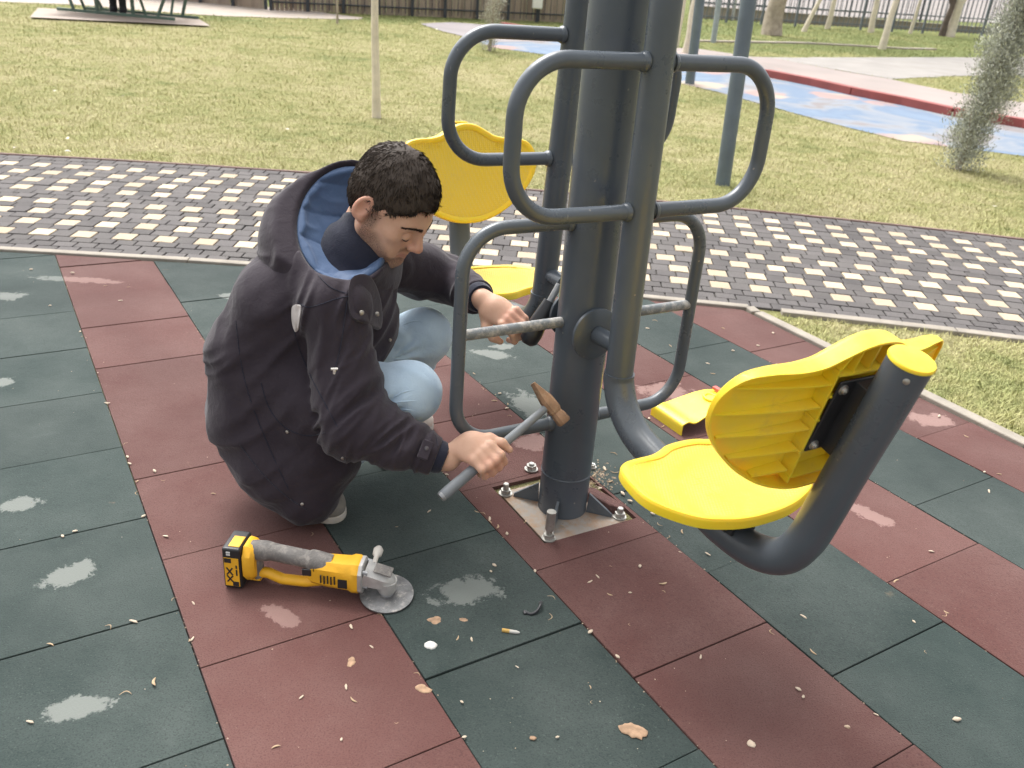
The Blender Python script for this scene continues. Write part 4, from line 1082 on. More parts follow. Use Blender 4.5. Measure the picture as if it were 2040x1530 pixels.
def skin():
    m = NT('skin'); co = m.coord()
    at_ = m.n('ShaderNodeAttribute', attribute_name='beard').outputs['Fac']; rd = m.n('ShaderNodeAttribute', attribute_name='ruddy').outputs['Fac']
    lip = m.n('ShaderNodeAttribute', attribute_name='lip').outputs['Fac']
    c = m.mix(m.ramp(m.noise(30, 5, .65, co), [(.3, 0), (.7, 1)]), (.56, .33, .23), (.63, .39, .28))
    c = m.mix(m.math('MULTIPLY', rd, .55), c, (.60, .26, .185))
    c = m.mix(m.math('MULTIPLY', lip, .6), c, (.42, .17, .14))
    st = m.ramp(m.noise(900, 2, .6, co), [(.42, .35), (.58, 1)])
    c = m.mix(m.math('MULTIPLY', m.math('MULTIPLY', at_, .95), st), c, (.055, .034, .028))
    b = m.bump(m.noise(420, 3, .6, co), .12, .002)
    return m.out(c, .52, b, Subsurface_Weight=.12, Subsurface_Scale=.012, Specular_IOR_Level=.4)
sst = lambda x, a, b: (lambda t: t*t*(3-2*t))(np.clip((x-a)/(b-a), 0, 1))
def a_beard(X):
    p = hl(X); y = np.abs(p[:, 1])
    r = sst(p[:, 2]-.12*np.clip(.05-p[:, 0], 0, .05), -.022, -.050)*sst(p[:, 0], -.02, .005)          # jaw and chin
    chk = sst(p[:, 2]+.55*(p[:, 0]-.03), -.02, -.055)
    must = np.exp(-((p[:, 2]+.053)/.0075)**2)*sst(p[:, 0], .07, .085)*(y < .03)
    side = sst(p[:, 0], .03, .012)*sst(p[:, 0], -.012, .002)*sst(p[:, 2], .02, .0)*(y > .05)
    lipk = np.exp(-((p[:, 2]+.068)/.009)**2)*sst(p[:, 0], .072, .082)
    near = np.linalg.norm(X-HC, axis=1) < .2
    return np.clip(np.maximum(np.maximum(r*chk*.9, must*.8), side)-lipk, 0, 1)*near
def a_ruddy(X):
    p = hl(X); y = np.abs(p[:, 1]); ear = sst(y, .068, .08)*(np.abs(p[:, 0]) < .05); nose = np.exp(-(((p[:, 0]-.11)/.02)**2+(p[:, 2]+.03)**2/.0006))
    hand = np.minimum(np.linalg.norm(X-RG-nb_*.0-v_*.03, axis=1), np.linalg.norm(X-LW-lv*.11, axis=1)); return np.clip(ear*.8+nose*.8+sst(hand, .05, .02)*.8, 0, 1)
def a_lip(X):
    p = hl(X); return np.exp(-((p[:, 2]+.069)/.009)**2)*sst(p[:, 0], .074, .084)*(np.linalg.norm(X-HC, axis=1) < .2)*(np.abs(p[:, 1]) < .026)
m_skin = skin()
# one continuous body; the hidden trunk is meshed on the same grid as the head and hands
person = sdf_obj('person', body_sdf, (-.78, 1.62, -.02), (.10, 2.52, .99), .0034, m_skin, None, dict(beard=a_beard, ruddy=a_ruddy, lip=a_lip))
tag(person, 'crouching man in dark hooded jacket and light jeans, striking the post with a hammer', 'person')

# hair: a fitted cap with short strands
m_h = NT('hair'); co = m_h.coord(); isl = m_h.n('ShaderNodeNewGeometry').outputs['Random Per Island']
m_hair = m_h.out(m_h.mix(isl, (.016, .0125, .0105), (.085, .065, .052)), .65, Specular_IOR_Level=.2)
def hair_sdf(X):
    p = hl(X); y = np.abs(p[:, 1])
    d = ell_(p, (-.014, 0, .041), (.1035, .0815, .0935)); d = smin(d, ell_(p, (-.055, 0, -.01), (.058, .066, .07)), .03)
    nz = vnoise(p*42+9)*.005+vnoise(p*130)*.0012; d = d-nz*.8+.003
    lim = .060-.42*0                                                     # hair line in the head's own frame
    front = p[:, 2]-(.062-.10*np.clip(y-.03, 0, .05)*5*.35)
    tz = np.where(p[:, 0] > .045, .060-(.075-np.clip(p[:, 0], 0, .075))*.9-sst(y, .035, .07)*.028, np.where(p[:, 0] > .012, .0, -.0))
    # line: forehead high, temple drop, sideburn, round the ear, nape
    line = np.interp(p[:, 0], [-.12, -.07, -.040, -.034, -.012, -.004, .016, .024, .036, .052, .066, .078, .095], [-.075, -.072, -.055, -.012, .028, -.018, -.030, -.004, .022, .034, .046, .058, .066])
    mid = np.interp(p[:, 0], [-.12, -.04, .05, .07, .095], [-.075, -.06, .03, .06, .066])
    k = sst(y, .02, .055); ln = line*k+mid*(1-k)
    cut = (ln+(vnoise(p*70+3)-.5)*.010-p[:, 2])*.8
    return smax(d, cut, .004)*HS
hair = sdf_obj('hair', hair_sdf, HC-.15, HC+.16, .003, m_hair, person)
hv, hq = mesh_sdf(hair_sdf, HC-.15, HC+.16, .006)
rr = np.random.default_rng(11); fa = hq[:, :3]; tri = hv[fa]; nf_ = np.cross(tri[:, 1]-tri[:, 0], tri[:, 2]-tri[:, 0]); nf_ /= np.linalg.norm(nf_, axis=1)[:, None]+1e-9
NS = 30000; pick = rr.integers(0, len(hq), NS); u = rr.random((NS, 2)); qd = hv[hq[pick]]
root = (qd[:, 0]*(1-u[:, :1])+qd[:, 1]*u[:, :1])*(1-u[:, 1:])+(qd[:, 3]*(1-u[:, :1])+qd[:, 2]*u[:, :1])*u[:, 1:]
nn_ = nf_[pick]; lp = hl(root); ok = (nn_@HU > -.75)
crown = np.array([-.045, .01, .12]); fl = lp-crown; fl = fl-np.sum(fl*(nn_@HM), 1)[:, None]*(nn_@HM); fl /= np.linalg.norm(fl, axis=1)[:, None]+1e-9
fl = fl@HM.T; clm = vnoise(lp*60)[:, None]-.5; dirs = nn_*(.24+.16*clm)+fl*.95+HM[:, 1][None]*clm*.35+rr.normal(0, .13, (NS, 3)); dirs /= np.linalg.norm(dirs, axis=1)[:, None]
L = rr.uniform(.011, .022, NS)[:, None]; sd = np.cross(dirs, nn_); sd /= np.linalg.norm(sd, axis=1)[:, None]+1e-9
root = root-nn_*.002; wd = .0008
A_ = np.concatenate([root-sd*wd, root+sd*wd, root+dirs*L*.6+sd*wd*.7-nn_*L*.06, root+dirs*L-nn_*L*.22], 1)[ok].reshape(-1, 3)
nst = int(ok.sum()); me = bpy.data.meshes.new('hair_strands'); idx = np.arange(nst)[:, None]*4
me.from_pydata(A_.tolist(), [], np.concatenate([np.concatenate([idx, idx+1, idx+2], 1), np.concatenate([idx, idx+2, idx+3], 1)]).tolist()); me.materials.append(m_hair)
o = bpy.data.objects.new('strands', me); link(o, hair)
# brows and lashes
def hp(a): return HC+HM@(np.array(a)*HS)
def face_x(y, z):
    """forward depth of the face at local y, z"""
    xs = np.arange(.135, .03, -.0006); X = HC+(np.stack([xs, 0*xs+y, 0*xs+z], 1)*HS)@HM.T; d = head_sdf(X); i = int(np.argmax(d < 0)); return xs[i]
for sg in (1, -1):
    g = MB(); rb_ = random.Random(5)
    for i in range(210):
        t = i/210; y, z = sg*(.007+.048*t), .0165+.006*math.sin(t*2.4)-.006*t+rb_.uniform(-.0034, .0034)*(1-.5*t); b = hp((face_x(y, z)+.0004, y, z))
        d_ = HM@nrm([-.25-.35*t, sg*1., .25+rb_.gauss(0, .3)])*rb_.uniform(.005, .009); s_ = HU*.0010
        g.add([b-s_, b+s_, b+d_+HF*.0016], [(0, 1, 2)])
    g.build('eyebrow', m_hair, person)
    g = MB(); pts = []
    for t in np.linspace(-1, 1, 11):
        y, z = sg*(.0305+.0135*t), -.0135-.004*(1-t*t); pts.append(hp((face_x(y, z)+.0003, y, z)))
    g.tube(pts, [.0006, .0012, .0016, .0018, .0019, .0019, .0019, .0018, .0016, .0012, .0006], 6); g.build('eyelashes', m_hair, person)

# jacket -------------------------------------------------------------
def fabric(name, c1, c2, rough=.85, ws=600, bmp=.25, sheen=.25, wr=None):
    m = NT(name); co = m.coord()
    c = m.mix(m.ramp(m.noise(5, 5, .65, co), [(.3, 0), (.7, 1)]), c1, c2)
    if wr: c = m.mix(m.ramp(m.noise(13, 6, .75, co), [(.6, 0), (.8, wr)]), c, np.array(c2)*2.2)
    b = m.bump(m.noise(ws, 2, .6, co), bmp, .0015); b = m.bump(m.noise(38, 5, .6, co, .8), .35, .006, b)
    o = m.out(c, rough, b, Specular_IOR_Level=.25, Sheen_Weight=sheen, Sheen_Roughness=.45); return o
m_jack = fabric('jacket_cloth', (.026, .0195, .027), (.040, .0315, .040), sheen=.16, wr=.10)
m_blue = fabric('quilted_lining', (.06, .10, .19), (.085, .138, .245), .55, 900, .08, .15)
m_navy = fabric('navy_knit', (.012, .014, .026), (.02, .022, .038), .9, 350, .6)
m_jean = fabric('light_denim', (.41, .54, .67), (.54, .67, .78), .9, 700, .5, .2)
def folds(X, ax, fr, fp, amp, seed=0.):
    ax = nrm(ax); a = np.cross(ax, [.3, .2, .9]); a = nrm(a); b = np.cross(ax, a)
    q = np.stack([X@ax*fr, X@a*fp, X@b*fp], 1)+seed; wv = vnoise(q*.45+11)*1.6
    n = vnoise(q+wv[:, None]); r_ = np.sqrt((2*n-1)**2+.012); return amp*np.maximum(1-r_, 0)**1.3*1.15
HDN = nrm([.184, -.636, .75]); HDP = np.array([-.455, 2.01, .775])
HDC = np.array([-.421, 1.985, .806]); HDR = np.array([.128, .190, .168]); HOC = HDP-HDN*.125; HOR = np.array([.172, .205, .178])
CUFR, CUFL = RW+(ELR-RW)*.13, LW+(ELL-LW)*.10
def jacket_sdf(X):
    tr = chain_(X, [(-.64, 1.98, .27), (-.635, 1.98, .42), (-.575, 1.975, .55), (-.48, 1.96, .635)], [.130, .122, .103, .085], .05)
    tl_ = chain_(X, [(-.615, 2.13, .27), (-.605, 2.13, .42), (-.54, 2.13, .55), (-.44, 2.13, .65)], [.13, .122, .103, .085], .05)
    d = smin(tr, tl_, .07)
    d = smin(d, cap_(X, (-.55, 2.03, .56), (-.42, 2.04, .66), .12, .075), .06)
    d = smin(d, ell_(X, (-.46, 2.06, .50), (.135, .16, .16)), .08)                        # front of the chest
    # skirt of the coat over thigh and heel, down to its corner by the shoe
    d = smin(d, chain_(X, [(-.64, 1.95, .25), (-.585, 1.90, .15), (-.52, 1.86, .075)], [.120, .094, .058], .05), .06)
    d = smin(d, chain_(X, [(-.52, 1.93, .33), (-.425, 1.905, .355)], [.105, .088], .03), .06)
    d = smin(d, chain_(X, [(-.46, 1.90, .32), (-.47, 1.89, .19), (-.50, 1.87, .09)], [.085, .075, .05], .03), .05)
    d = d-folds(X, (-.3, .1, 1), 3.5, 15., .008, 3.)-folds(X, (.6, .35, -.7), 26., 7., .0095, 8.)-folds(X, (.2, -.5, .8), 40., 16., .002, 18.)
    # sleeves
    ar = nrm(ELR-SHR); fr_ = nrm(CUFR-ELR)
    sr = chain_(X, [SHR+np.array([-.02, .03, .02]), SHR, ELR, CUFR], [.075, .074, .062, .043], .03)
    sr = sr-folds(X, ar*.6+fr_*.5+K3*.2, 40., 7., .022, 1.)*sst(np.linalg.norm(X-ELR, axis=1), .24, .06)-folds(X, fr_, 46., 9., .012, 2.)*.9
    nc = nrm(CUFR-ELR); sr = smax(sr, (X-CUFR)@nc-.0, .006)
    sl = chain_(X, [SHL, SHL*.4+ELL*.6, ELL, CUFL], [.078, .068, .060, .044], .03); nl = nrm(CUFL-ELL)
    sl = sl-folds(X, nl, 34., 9., .008, 5.); sl = smax(sl, (X-CUFL)@nl, .006)
    d = smin(d, sr, .014); d = smin(d, sl, .02)
    # neck opening and open front
    d = smax(d, -cap_(X, (-.415, 2.045, .70), (-.31, 2.03, .84), .074, .12), .012)
    d = smax(d, -(ell_(X, HDC, HDR)), .008)
    d = smax(d, -(X[:, 2]-.0+.0)*-1*-1-.012 if False else .014-X[:, 2], .01)
    return d
jacket = sdf_obj('jacket', jacket_sdf, (-.83, 1.66, .0), (.0, 2.52, .80), .0045, m_jack, person)
# hood: a thick folded bowl round the nape
def hood_sdf(X):
    d = ell_(X, HOC, HOR)-folds(X, (.6, .3, -1), 11., 13., .012, 4.)-folds(X, (.2, .3, 1), 30., 10., .004, 9.)
    d = smin(d, np.abs(ell_(X, HDC, HDR+.006))-.006, .02)
    d = smax(d, -ell_(X, HDC, HDR), .006); d = smax(d, (X-HDP)@HDN, .010)
    return smax(d, (X-np.array([-.325, 1.93, .64]))@nrm([1., -.10, .15]), .012)
hood = sdf_obj('hood', hood_sdf, HDC-.30, HDC+.26, .0042, m_jack, jacket)
def lining_sdf(X):
    q = (X-HDC); az = np.arctan2(q[:, 1], q[:, 0]); s_ = X@nrm([.1, .45, .85])*1.0
    qz = np.abs(np.sin(s_*40-.8+.3*np.sin(az*3)))**.5; qa = np.abs(np.sin(az*2.1+.9))**.3
    puff = .013*qz*(.35+.65*qa)+folds(X, (.2, .5, 1), 34, 20, .004, 2.)
    puff = puff+.042*sst(-(X-HDP)@HDN, .015, .075)
    a = ell_(X, HDC, HDR+.001); b = ell_(X, HDC, HDR-.004)
    d = smax(a, -(b+puff), .004); d = smax(d, (X-HDP)@HDN+.010, .008)
    return smax(d, (X-np.array([-.330, 1.93, .64]))@nrm([1., -.10, .15]), .01)
sdf_obj('hood_lining', lining_sdf, HDC-.22, HDC+.22, .0034, m_blue, jacket)
# standing inner collar
def collar_sdf(X):
    n = nrm(NECK1-NECK0); top = NECK1+n*.002
    d = chain_(X, [(-.47, 2.04, .56), (-.42, 2.045, .65), NECK0+np.array([.03, 0, .01]), NECK1+n*.05], [.10, .085, .068, .064], .04)
    d = smin(d, cap_(X, (-.40, 2.03, .58), (-.40, 2.035, .66), .06, .055), .03)
    d = smin(d, cap_(X, (-.50, 2.05, .58), (-.435, 2.05, .69), .095, .068), .03)
    for sh in (SHR, SHL): d = smin(d, cap_(X, (-.44, 2.04, .60), NECK0*.45+sh*.55+np.array([0, 0, -.035]), .07, .055), .03)
    d = d-folds(X, n*1., 30, 9, .004, 6.); tn = nrm(n-HF*.55)
    return smax(d, (X-top)@tn-.004, .006)
sdf_obj('collar', collar_sdf, (-.60, 1.88, .44), (-.24, 2.2, .85), .004, m_navy, jacket)
# chin flap with two snaps, zip placket
def on_px(q, y, lift=0.):
    d = ray(q); t = y/d[1]; return CC+d*t
def project_on(func, q, y0=1.2, y1=2.6):
    """first hit of the pixel's sight line with an implicit surface, and the normal there"""
    d = ray(q); d = d/np.linalg.norm(d); t = y0/d[1]
    for _ in range(200):
        X = CC+d*t; s = func(X[None])[0]
        if abs(s) < 2e-4: break
        t += s*.7
    e = 1e-3; n = np.array([func((X+np.eye(3)[i]*e)[None])[0]-func((X-np.eye(3)[i]*e)[None])[0] for i in range(3)]); return X, n/np.linalg.norm(n)
fl_px = [(697, 560), (735, 553), (757, 600), (758, 655), (728, 645), (697, 628)]
fp = [project_on(lambda X: np.minimum(jacket_sdf(X), hood_sdf(X)), q) for q in fl_px]
g = MB(); c = np.mean([p for p, n in fp], 0); nav = nrm(np.mean([n for p, n in fp], 0)); loop = [p+nav*.010 for p, n in fp]
loop = list(catmull(loop, 4, True)); n = len(loop)
vs = [p-nav*.012 for p in loop]+loop+[c+nav*.014+(p-nav*.01-c)*.9 for p in loop]+[c+nav*.016]
fs = [(i, (i+1) % n, n+(i+1) % n, n+i) for i in range(n)]+[(n+i, n+(i+1) % n, 2*n+(i+1) % n, 2*n+i) for i in range(n)]+[(2*n+i, 2*n+(i+1) % n, 3*n) for i in range(n)]
g.add(vs, fs); flap = g.build('chin_flap', m_jack, jacket, smooth=70)
m_snap = mat('snap_metal', (.42, .39, .35), .45, .15, 40, metal=.85)
def snap(q, func, r=.0058, lift=0.):
    X, n_ = project_on(func, q); X = X+n_*lift; g = MB(); g.tube([X-n_*.002, X+n_*.0022, X+n_*.0032], [r, r, r*.65], 16); return g
allj = lambda X: np.minimum(jacket_sdf(X), hood_sdf(X))
for q, lf in (((712, 622), .017), ((739, 627), .017), ((573, 860), .001), ((776, 677), .002), ((602, 1004), .001), ((683, 912), .001)):
    snap(q, allj, .0056 if lf > .01 else .0042, lf).build('snap_button', m_snap, jacket, smooth=40)
X, n_ = project_on(jacket_sdf, (848, 893)); 
g = MB(); u_ = nrm(fr_x := (CUFR-ELR)); w2 = nrm(np.cross(n_, u_)); g.box(X+n_*.003-w2*.004, (.026, .046, .008), [u_, w2, n_]); g.build('cuff_tab', m_jack, jacket, bevel=.003)
g = MB(); g.tube([X+n_*.006, X+n_*.009, X+n_*.0098], [.0052, .0052, .003], 14); g.build('snap_button', mat('snap_dark', (.12, .11, .12), .4, metal=.6), jacket, smooth=40)
# stitched seams
def seam(qs, func, name='seam', r=.0011, m=None):
    qs = catmull([(x, y, 0) for x, y in qs], 5, False); pts = []
    for q in qs:
        X, n_ = project_on(func, q); pts.append(X+n_*.0004)
    g = MB(); g.tube(pts, r, 5); return g.build(name, m or m_navy, jacket, smooth=60)
for qs in (((606, 392), (600, 430), (602, 480), (622, 530), (655, 570), (692, 585)), ((592, 600), (612, 612), (640, 606), (668, 596), (694, 590)), ((585, 655), (598, 700), (622, 755), (648, 805), (672, 850)),
           ((545, 455), (530, 520), (560, 600), (580, 640)), ((478, 886), (520, 940), (566, 985), (612, 1016)), ((520, 762), (536, 812), (566, 850), (610, 868), (648, 862)), ((868, 868), (876, 905), (884, 942)),
           ((470, 640), (480, 720), (500, 800), (540, 900), (575, 975))):
    seam(qs, jacket_sdf if qs[0] != (606, 392) else allj)
# draw cord with its toggle
cp = [project_on(allj, q) for q in ((690, 600), (686, 640), (680, 680), (672, 722), (668, 735))]
g = MB(); g.tube(catmull([p+n*.003 for p, n in cp], 4, False), .0011, 6); g.build('draw_cord', m_navy, jacket, smooth=60)
X, n_ = cp[-1]; g = MB(); g.tube([X+n_*.003+CR*.008, X+n_*.003-CR*.008], .0034, 10); g.tube([X+n_*.003-K3*.002, X+n_*.003-K3*.012], .0042, 10); g.build('cord_toggle', mat('toggle_metal', (.75, .72, .66), .35, metal=.6), jacket, smooth=50)
# tear at the armhole showing pale wadding
tp = [project_on(jacket_sdf, q) for q in ((583, 612), (592, 607), (600, 611), (599, 630), (595, 655), (589, 660), (583, 640))]
nav = nrm(np.mean([n for p, n in tp], 0)); c = np.mean([p for p, n in tp], 0); lp_ = list(catmull([p+nav*.001 for p, n in tp], 4)); n = len(lp_)
g = MB(); g.add([p-nav*.008 for p in lp_]+[p+nav*.0018 for p in lp_]+[c+nav*.004], [(i, (i+1) % n, n+(i+1) % n, n+i) for i in range(n)]+[(n+i, n+(i+1) % n, 2*n) for i in range(n)])
tr_ = g.build('torn_patch', mat('white_wadding', (.62, .58, .56), .9, .12, 60, .4, 200), jacket, smooth=60); tr_['label'] = 'pale wadding showing through a tear at the armhole'
# knitted inner cuffs
for W_, E_, C0 in ((RW, ELR, CUFR), (LW, ELL, CUFL)):
    dd = nrm(W_-E_); g = MB(); st = C0-dd*.02
    pts = [st, st+dd*.02, st+dd*.03, st+dd*.041, st+dd*.043, st+dd*.040]; g.tube(pts, [.039, .042, .041, .037, .035, .028], 28, False); g.build('inner_cuff', m_navy, jacket, smooth=60)
# jeans, shoes ---------------------------------------------------------
def jeans_sdf(X):
    d = None
    for hp_, kn, an, k in ((HIPR, KNR, ANR, 0.), (HIPL, KNL, ANL, 7.)):
        q = smin(chain_(X, [hp_, kn], [.105, .074], .03), chain_(X, [kn, (kn+an)/2+np.array([-.015, 0, -.02]), an, an+np.array([.012, -.01, -.05])], [.070, .068, .055, .052], .02), .03)
        kd = np.linalg.norm(X-kn, axis=1)
        q = q-folds(X, nrm(kn-hp_)*.5+K3, 40., 8., .010, k)*sst(kd, .075, .13)-folds(X, (.4, .5, 1), 14., 9., .0030, k+3)
        c_ = kn+np.array([-.075, -.045, -.030]); r_ = X-c_; ang = np.arctan2(r_[:, 2], r_[:, 0]); rl_ = np.linalg.norm(r_, axis=1)
        q = q-.0058*np.sin(ang*12+vnoise(X*40)*2.2)*np.exp(-((rl_-.055)/.035)**2)*sst(np.abs(ang), 1.3, .7)
        d = q if d is None else smin(d, q, .012)
    return smax(d, .035-X[:, 2], .01)
jeans = sdf_obj('jeans', jeans_sdf, (-.75, 1.78, .03), (-.14, 2.5, .50), .0038, m_jean, person)
for qs in (((776, 798), (800, 783), (828, 776)), ((778, 803), (806, 800), (834, 798)), ((780, 810), (804, 816), (828, 818)), ((800, 648), (824, 640), (846, 642))):
    pts = [project_on(jeans_sdf, q) for q in catmull([(x, y, 0) for x, y in qs], 6, False)]; g = MB(); n = len(pts)
    g.tube([p-n_*.0008 for p, n_ in pts], [.0004+.0022*math.sin(math.pi*k/(n-1)) for k in range(n)], 8); g.build('crease', m_jean, jeans, smooth=80)
m_shoe = mat('suede_shoe', (.20, .185, .16), .9, .25, 14, .4, 160, dirt=(.14, .12, .10), dirt_amt=.3)
m_shoe2 = mat('cream_shoe', (.62, .55, .48), .8, .2, 14, .3, 160, dirt=(.45, .16, .14), dirt_amt=.3)
m_sole = mat('shoe_sole', (.50, .47, .42), .85, .2, 20, .3, 150, dirt=(.2, .18, .15), dirt_amt=.3)
for an, toe, mu in ((ANR, np.array([-.428, 1.862, 0]), m_shoe), (ANL, np.array([-.243, 2.415, 0]), m_shoe2)):
    hd = toe-an; hd[2] = 0; hd = nrm(hd); sd2 = np.cross(K3, hd); Rm = np.stack([hd, sd2, K3], 1); c0_ = toe-hd*.15
    def shoe_sdf(X, Rm=Rm, c0_=c0_):
        p = (X-c0_)@Rm; d = ell_(p, (.095, 0, .032), (.056, .045, .040)); d = smin(d, ell_(p, (.03, 0, .042), (.08, .042, .050)), .04); d = smin(d, ell_(p, (-.07, 0, .05), (.07, .038, .055)), .04)
        d = smin(d, cap_(p, (-.06, 0, .06), (-.06, 0, .12), .042), .03); return smax(d, .018-p[:, 2], .004)
    def sole_sdf(X, Rm=Rm, c0_=c0_):
        p = (X-c0_)@Rm; q = p.copy(); q[:, 2] = 0; d = smin(ell_(q, (.085, 0, 0), (.067, .050, .05)), ell_(q, (-.05, 0, 0), (.09, .042, .05)), .06); return smax(smax(d, p[:, 2]-.022, .004), .001-p[:, 2], .003)
    s = sdf_obj('shoe', shoe_sdf, c0_-np.array([.2, .2, 0]), c0_+np.array([.2, .2, .17]), .0035, mu, person)
    sdf_obj('sole', sole_sdf, c0_-np.array([.2, .2, .004]), c0_+np.array([.2, .2, .05]), .003, m_sole, s)
# black tool in the left hand
A, B = on_px((1050, 684), 2.07), on_px((1096, 600), 2.10); dd = nrm(B-A)
t = empty('hand_tool', tuple(A)); tag(t, 'black-handled tool gripped in the left hand beside the far tube', 'tool')
g = MB(); Ln = np.linalg.norm(B-A); g.tube([dd*0-dd*.002, dd*.008, dd*.03, dd*.075, dd*Ln], [.014, .024, .027, .023, .017], 24); g.build('handle', m_black, t, smooth=50)
g = MB(); g.tube([dd*(Ln-.005), dd*(Ln+.05)], .009, 14); g.build('shank', m_steel, t, smooth=50)

# visitor seated at the far picnic table: only a leg shows under the picture's top edge
PF = at((236, 31)); pk = float(terr(PF[1]))+.02; PF = np.array([PF[0], PF[1], pk]); sx_ = np.array([*ex, 0]); sy_ = np.array([*ey, 0])
def V2(x, y, z): return PF+sx_*x+sy_*y+K3*z
def vis_body(X):
    d = chain_(X, [V2(.05, .40, .52), V2(.04, .40, .80), V2(.03, .38, 1.02)], [.14, .13, .13], .06); d = smin(d, cap_(X, V2(.03, .37, 1.02), V2(.03, .33, 1.2), .06, .055), .04); d = smin(d, ell_(X, V2(.03, .31, 1.27), (.085, .10, .12)), .03)
    for s2 in (-1, 1):
        d = smin(d, chain_(X, [V2(.05+.09*s2, .38, .5), V2(.02+.09*s2, 0, .48), V2(.0+.09*s2, .02, .10), V2(.04+.09*s2, -.06, .05)], [.085, .065, .045, .04], .03), .03)
        d = smin(d, chain_(X, [V2(.04+.17*s2, .38, 1.0), V2(.04+.22*s2, .22, .82), V2(.04+.12*s2, -.02, .80)], [.06, .05, .038], .03), .03)
    return d
v2 = sdf_obj('person', vis_body, PF-np.array([.7, .7, .06]), PF+np.array([.7, .8, 1.5]), .014, m_skin); tag(v2, 'visitor in black trousers seated at the far picnic table, mostly above the frame', 'person')
m_dk = mat('black_cloth', (.018, .018, .022), .9, .2, 10)
sdf_obj('trousers', lambda X: smax(vis_body(X)-.012, np.maximum(X[:, 2]-pk-.62, pk+.10-X[:, 2]), .01), PF-np.array([.7, .7, .06]), PF+np.array([.7, .8, 1.5]), .014, m_dk, v2)
sdf_obj('coat', lambda X: smax(vis_body(X)-.02, np.maximum(pk+.60-X[:, 2], X[:, 2]-pk-1.12), .01), PF-np.array([.7, .7, .06]), PF+np.array([.7, .8, 1.5]), .014, m_dk, v2)
sdf_obj('shoe', lambda X: smax(vis_body(X)-.018, np.maximum(X[:, 2]-pk-.12, pk+.005-X[:, 2]), .01), PF-np.array([.7, .7, .06]), PF+np.array([.7, .8, .3]), .012, m_dk, v2)
sdf_obj('hair', lambda X: smax(ell_(X, V2(.03, .32, 1.29), (.1, .115, .125)), -(X-V2(.03, .25, 1.27))@nrm(sy_*1+K3*.8), .01), PF-np.array([.7, .7, .06]), PF+np.array([.7, .8, 1.5]), .014, m_hair, v2)
#@@MAN_END
# ------------------------------------------------------------------ grass, litter and small debris
def lawn_ok(x, y):
    rad = np.hypot(x-ARC[0], y-ARC[1]); ok = rad > R_OUT+.03
    tri = (rad < R_IN-.075) & ((x*nk[0]+y*nk[1]) > ck+.07) & (x > 1.0)
    ok = (ok & (y > 4)) | tri
    for p in FAR: ok &= ~inside(p, x, y)
    return ok
NB = 450000
az = rng.uniform(-.72, .72, NB); rad = 2.9*np.exp(rng.random(NB)*math.log(30/2.9))
bxx, byy = rad*np.sin(az), rad*np.cos(az); k_ = lawn_ok(bxx, byy); bxx, byy, rad = bxx[k_], byy[k_], rad[k_]; nb2 = len(bxx)
P0 = np.stack([bxx, byy, terr(byy)-.012], 1)
cl_ = vnoise(np.stack([bxx*5, byy*5, 0*bxx], 1)); cl2 = vnoise(np.stack([bxx*1.1, byy*1.1, 0*bxx+5], 1))
edge_d = np.abs(np.hypot(bxx-ARC[0], byy-ARC[1])-R_OUT); tuft = np.exp(-((bxx-1.552)**2+(byy-6.88)**2)/.03)+np.exp(-((bxx-4.2)**2+(byy-8.6)**2)/.10)
hgt = (.014+.020*cl_+.008*cl2)*rng.uniform(.6, 1.3, nb2)*(1+.9*tuft)+.0008*np.maximum(rad-6, 0)
an_ = rng.uniform(0, 6.283, nb2); tilt = rng.uniform(.25, 1.35, nb2)
dr_ = np.stack([np.cos(an_)*np.sin(tilt), np.sin(an_)*np.sin(tilt), np.cos(tilt)], 1); sdv = np.stack([-np.sin(an_), np.cos(an_), 0*an_], 1)
wd_ = (.0006+.00020*rad)[:, None]*rng.uniform(.7, 1.3, nb2)[:, None]
mid_ = P0+dr_*hgt[:, None]*.6; tip = P0+dr_*hgt[:, None]*1.1; tip[:, 2] -= hgt*.18
VV = np.stack([P0-sdv*wd_, P0+sdv*wd_, mid_+sdv*wd_*.8, mid_-sdv*wd_*.8, tip], 1).reshape(-1, 3)
me = bpy.data.meshes.new('grass'); me.vertices.add(len(VV)); me.vertices.foreach_set('co', VV.astype(np.float32).ravel())
b5 = (np.arange(nb2)*5)[:, None]; lp4 = np.concatenate([b5+np.array([[0, 1, 2, 3]]), b5+np.array([[3, 2, 4]])], 1).astype(np.int32)
me.loops.add(nb2*7); me.loops.foreach_set('vertex_index', lp4.ravel()); me.polygons.add(nb2*2)
st_ = (np.arange(nb2)*7)[:, None]+np.array([[0, 4]]); me.polygons.foreach_set('loop_start', st_.astype(np.int32).ravel()); me.update(calc_edges=True); me.validate()
me.materials.append(m_blade); o = bpy.data.objects.new('grass', me); link(o); o['kind'] = 'stuff'

# dry bits: seed husks and chips, each its own object
m_husk = mat('dry_husk', (.40, .29, .18), .9, .25, 60); m_husk2 = mat('pale_chip', (.50, .41, .31), .9, .2, 60); m_clay = mat('dry_clay', (.33, .215, .135), .95, .35, 60, .6, 120)
def bit_mesh(name, m, seed, L=.5, W=.18, H=.10, bend=.15):
    r2 = random.Random(seed); g = MB(); n = 9; vs = []; secs = 6
    pts = [(L*(t-.5), bend*math.sin(t*3.14159)*L, H*.5) for t in np.linspace(0, 1, secs+1)]
    g.tube(pts, [max(.02, W*.5*math.sin(3.14159*min(max(t, .04), .96))**.7*r2.uniform(.8, 1.15)) for t in np.linspace(0, 1, secs+1)], 8)
    g.v = [(v[0], v[1], (v[2]-H*.5)*H/W+H*.5) for v in g.v]
    me = bpy.data.meshes.new(name); me.from_pydata(g.v, [], g.f); me.materials.append(m)
    for p in me.polygons: p.use_smooth = True
    return me
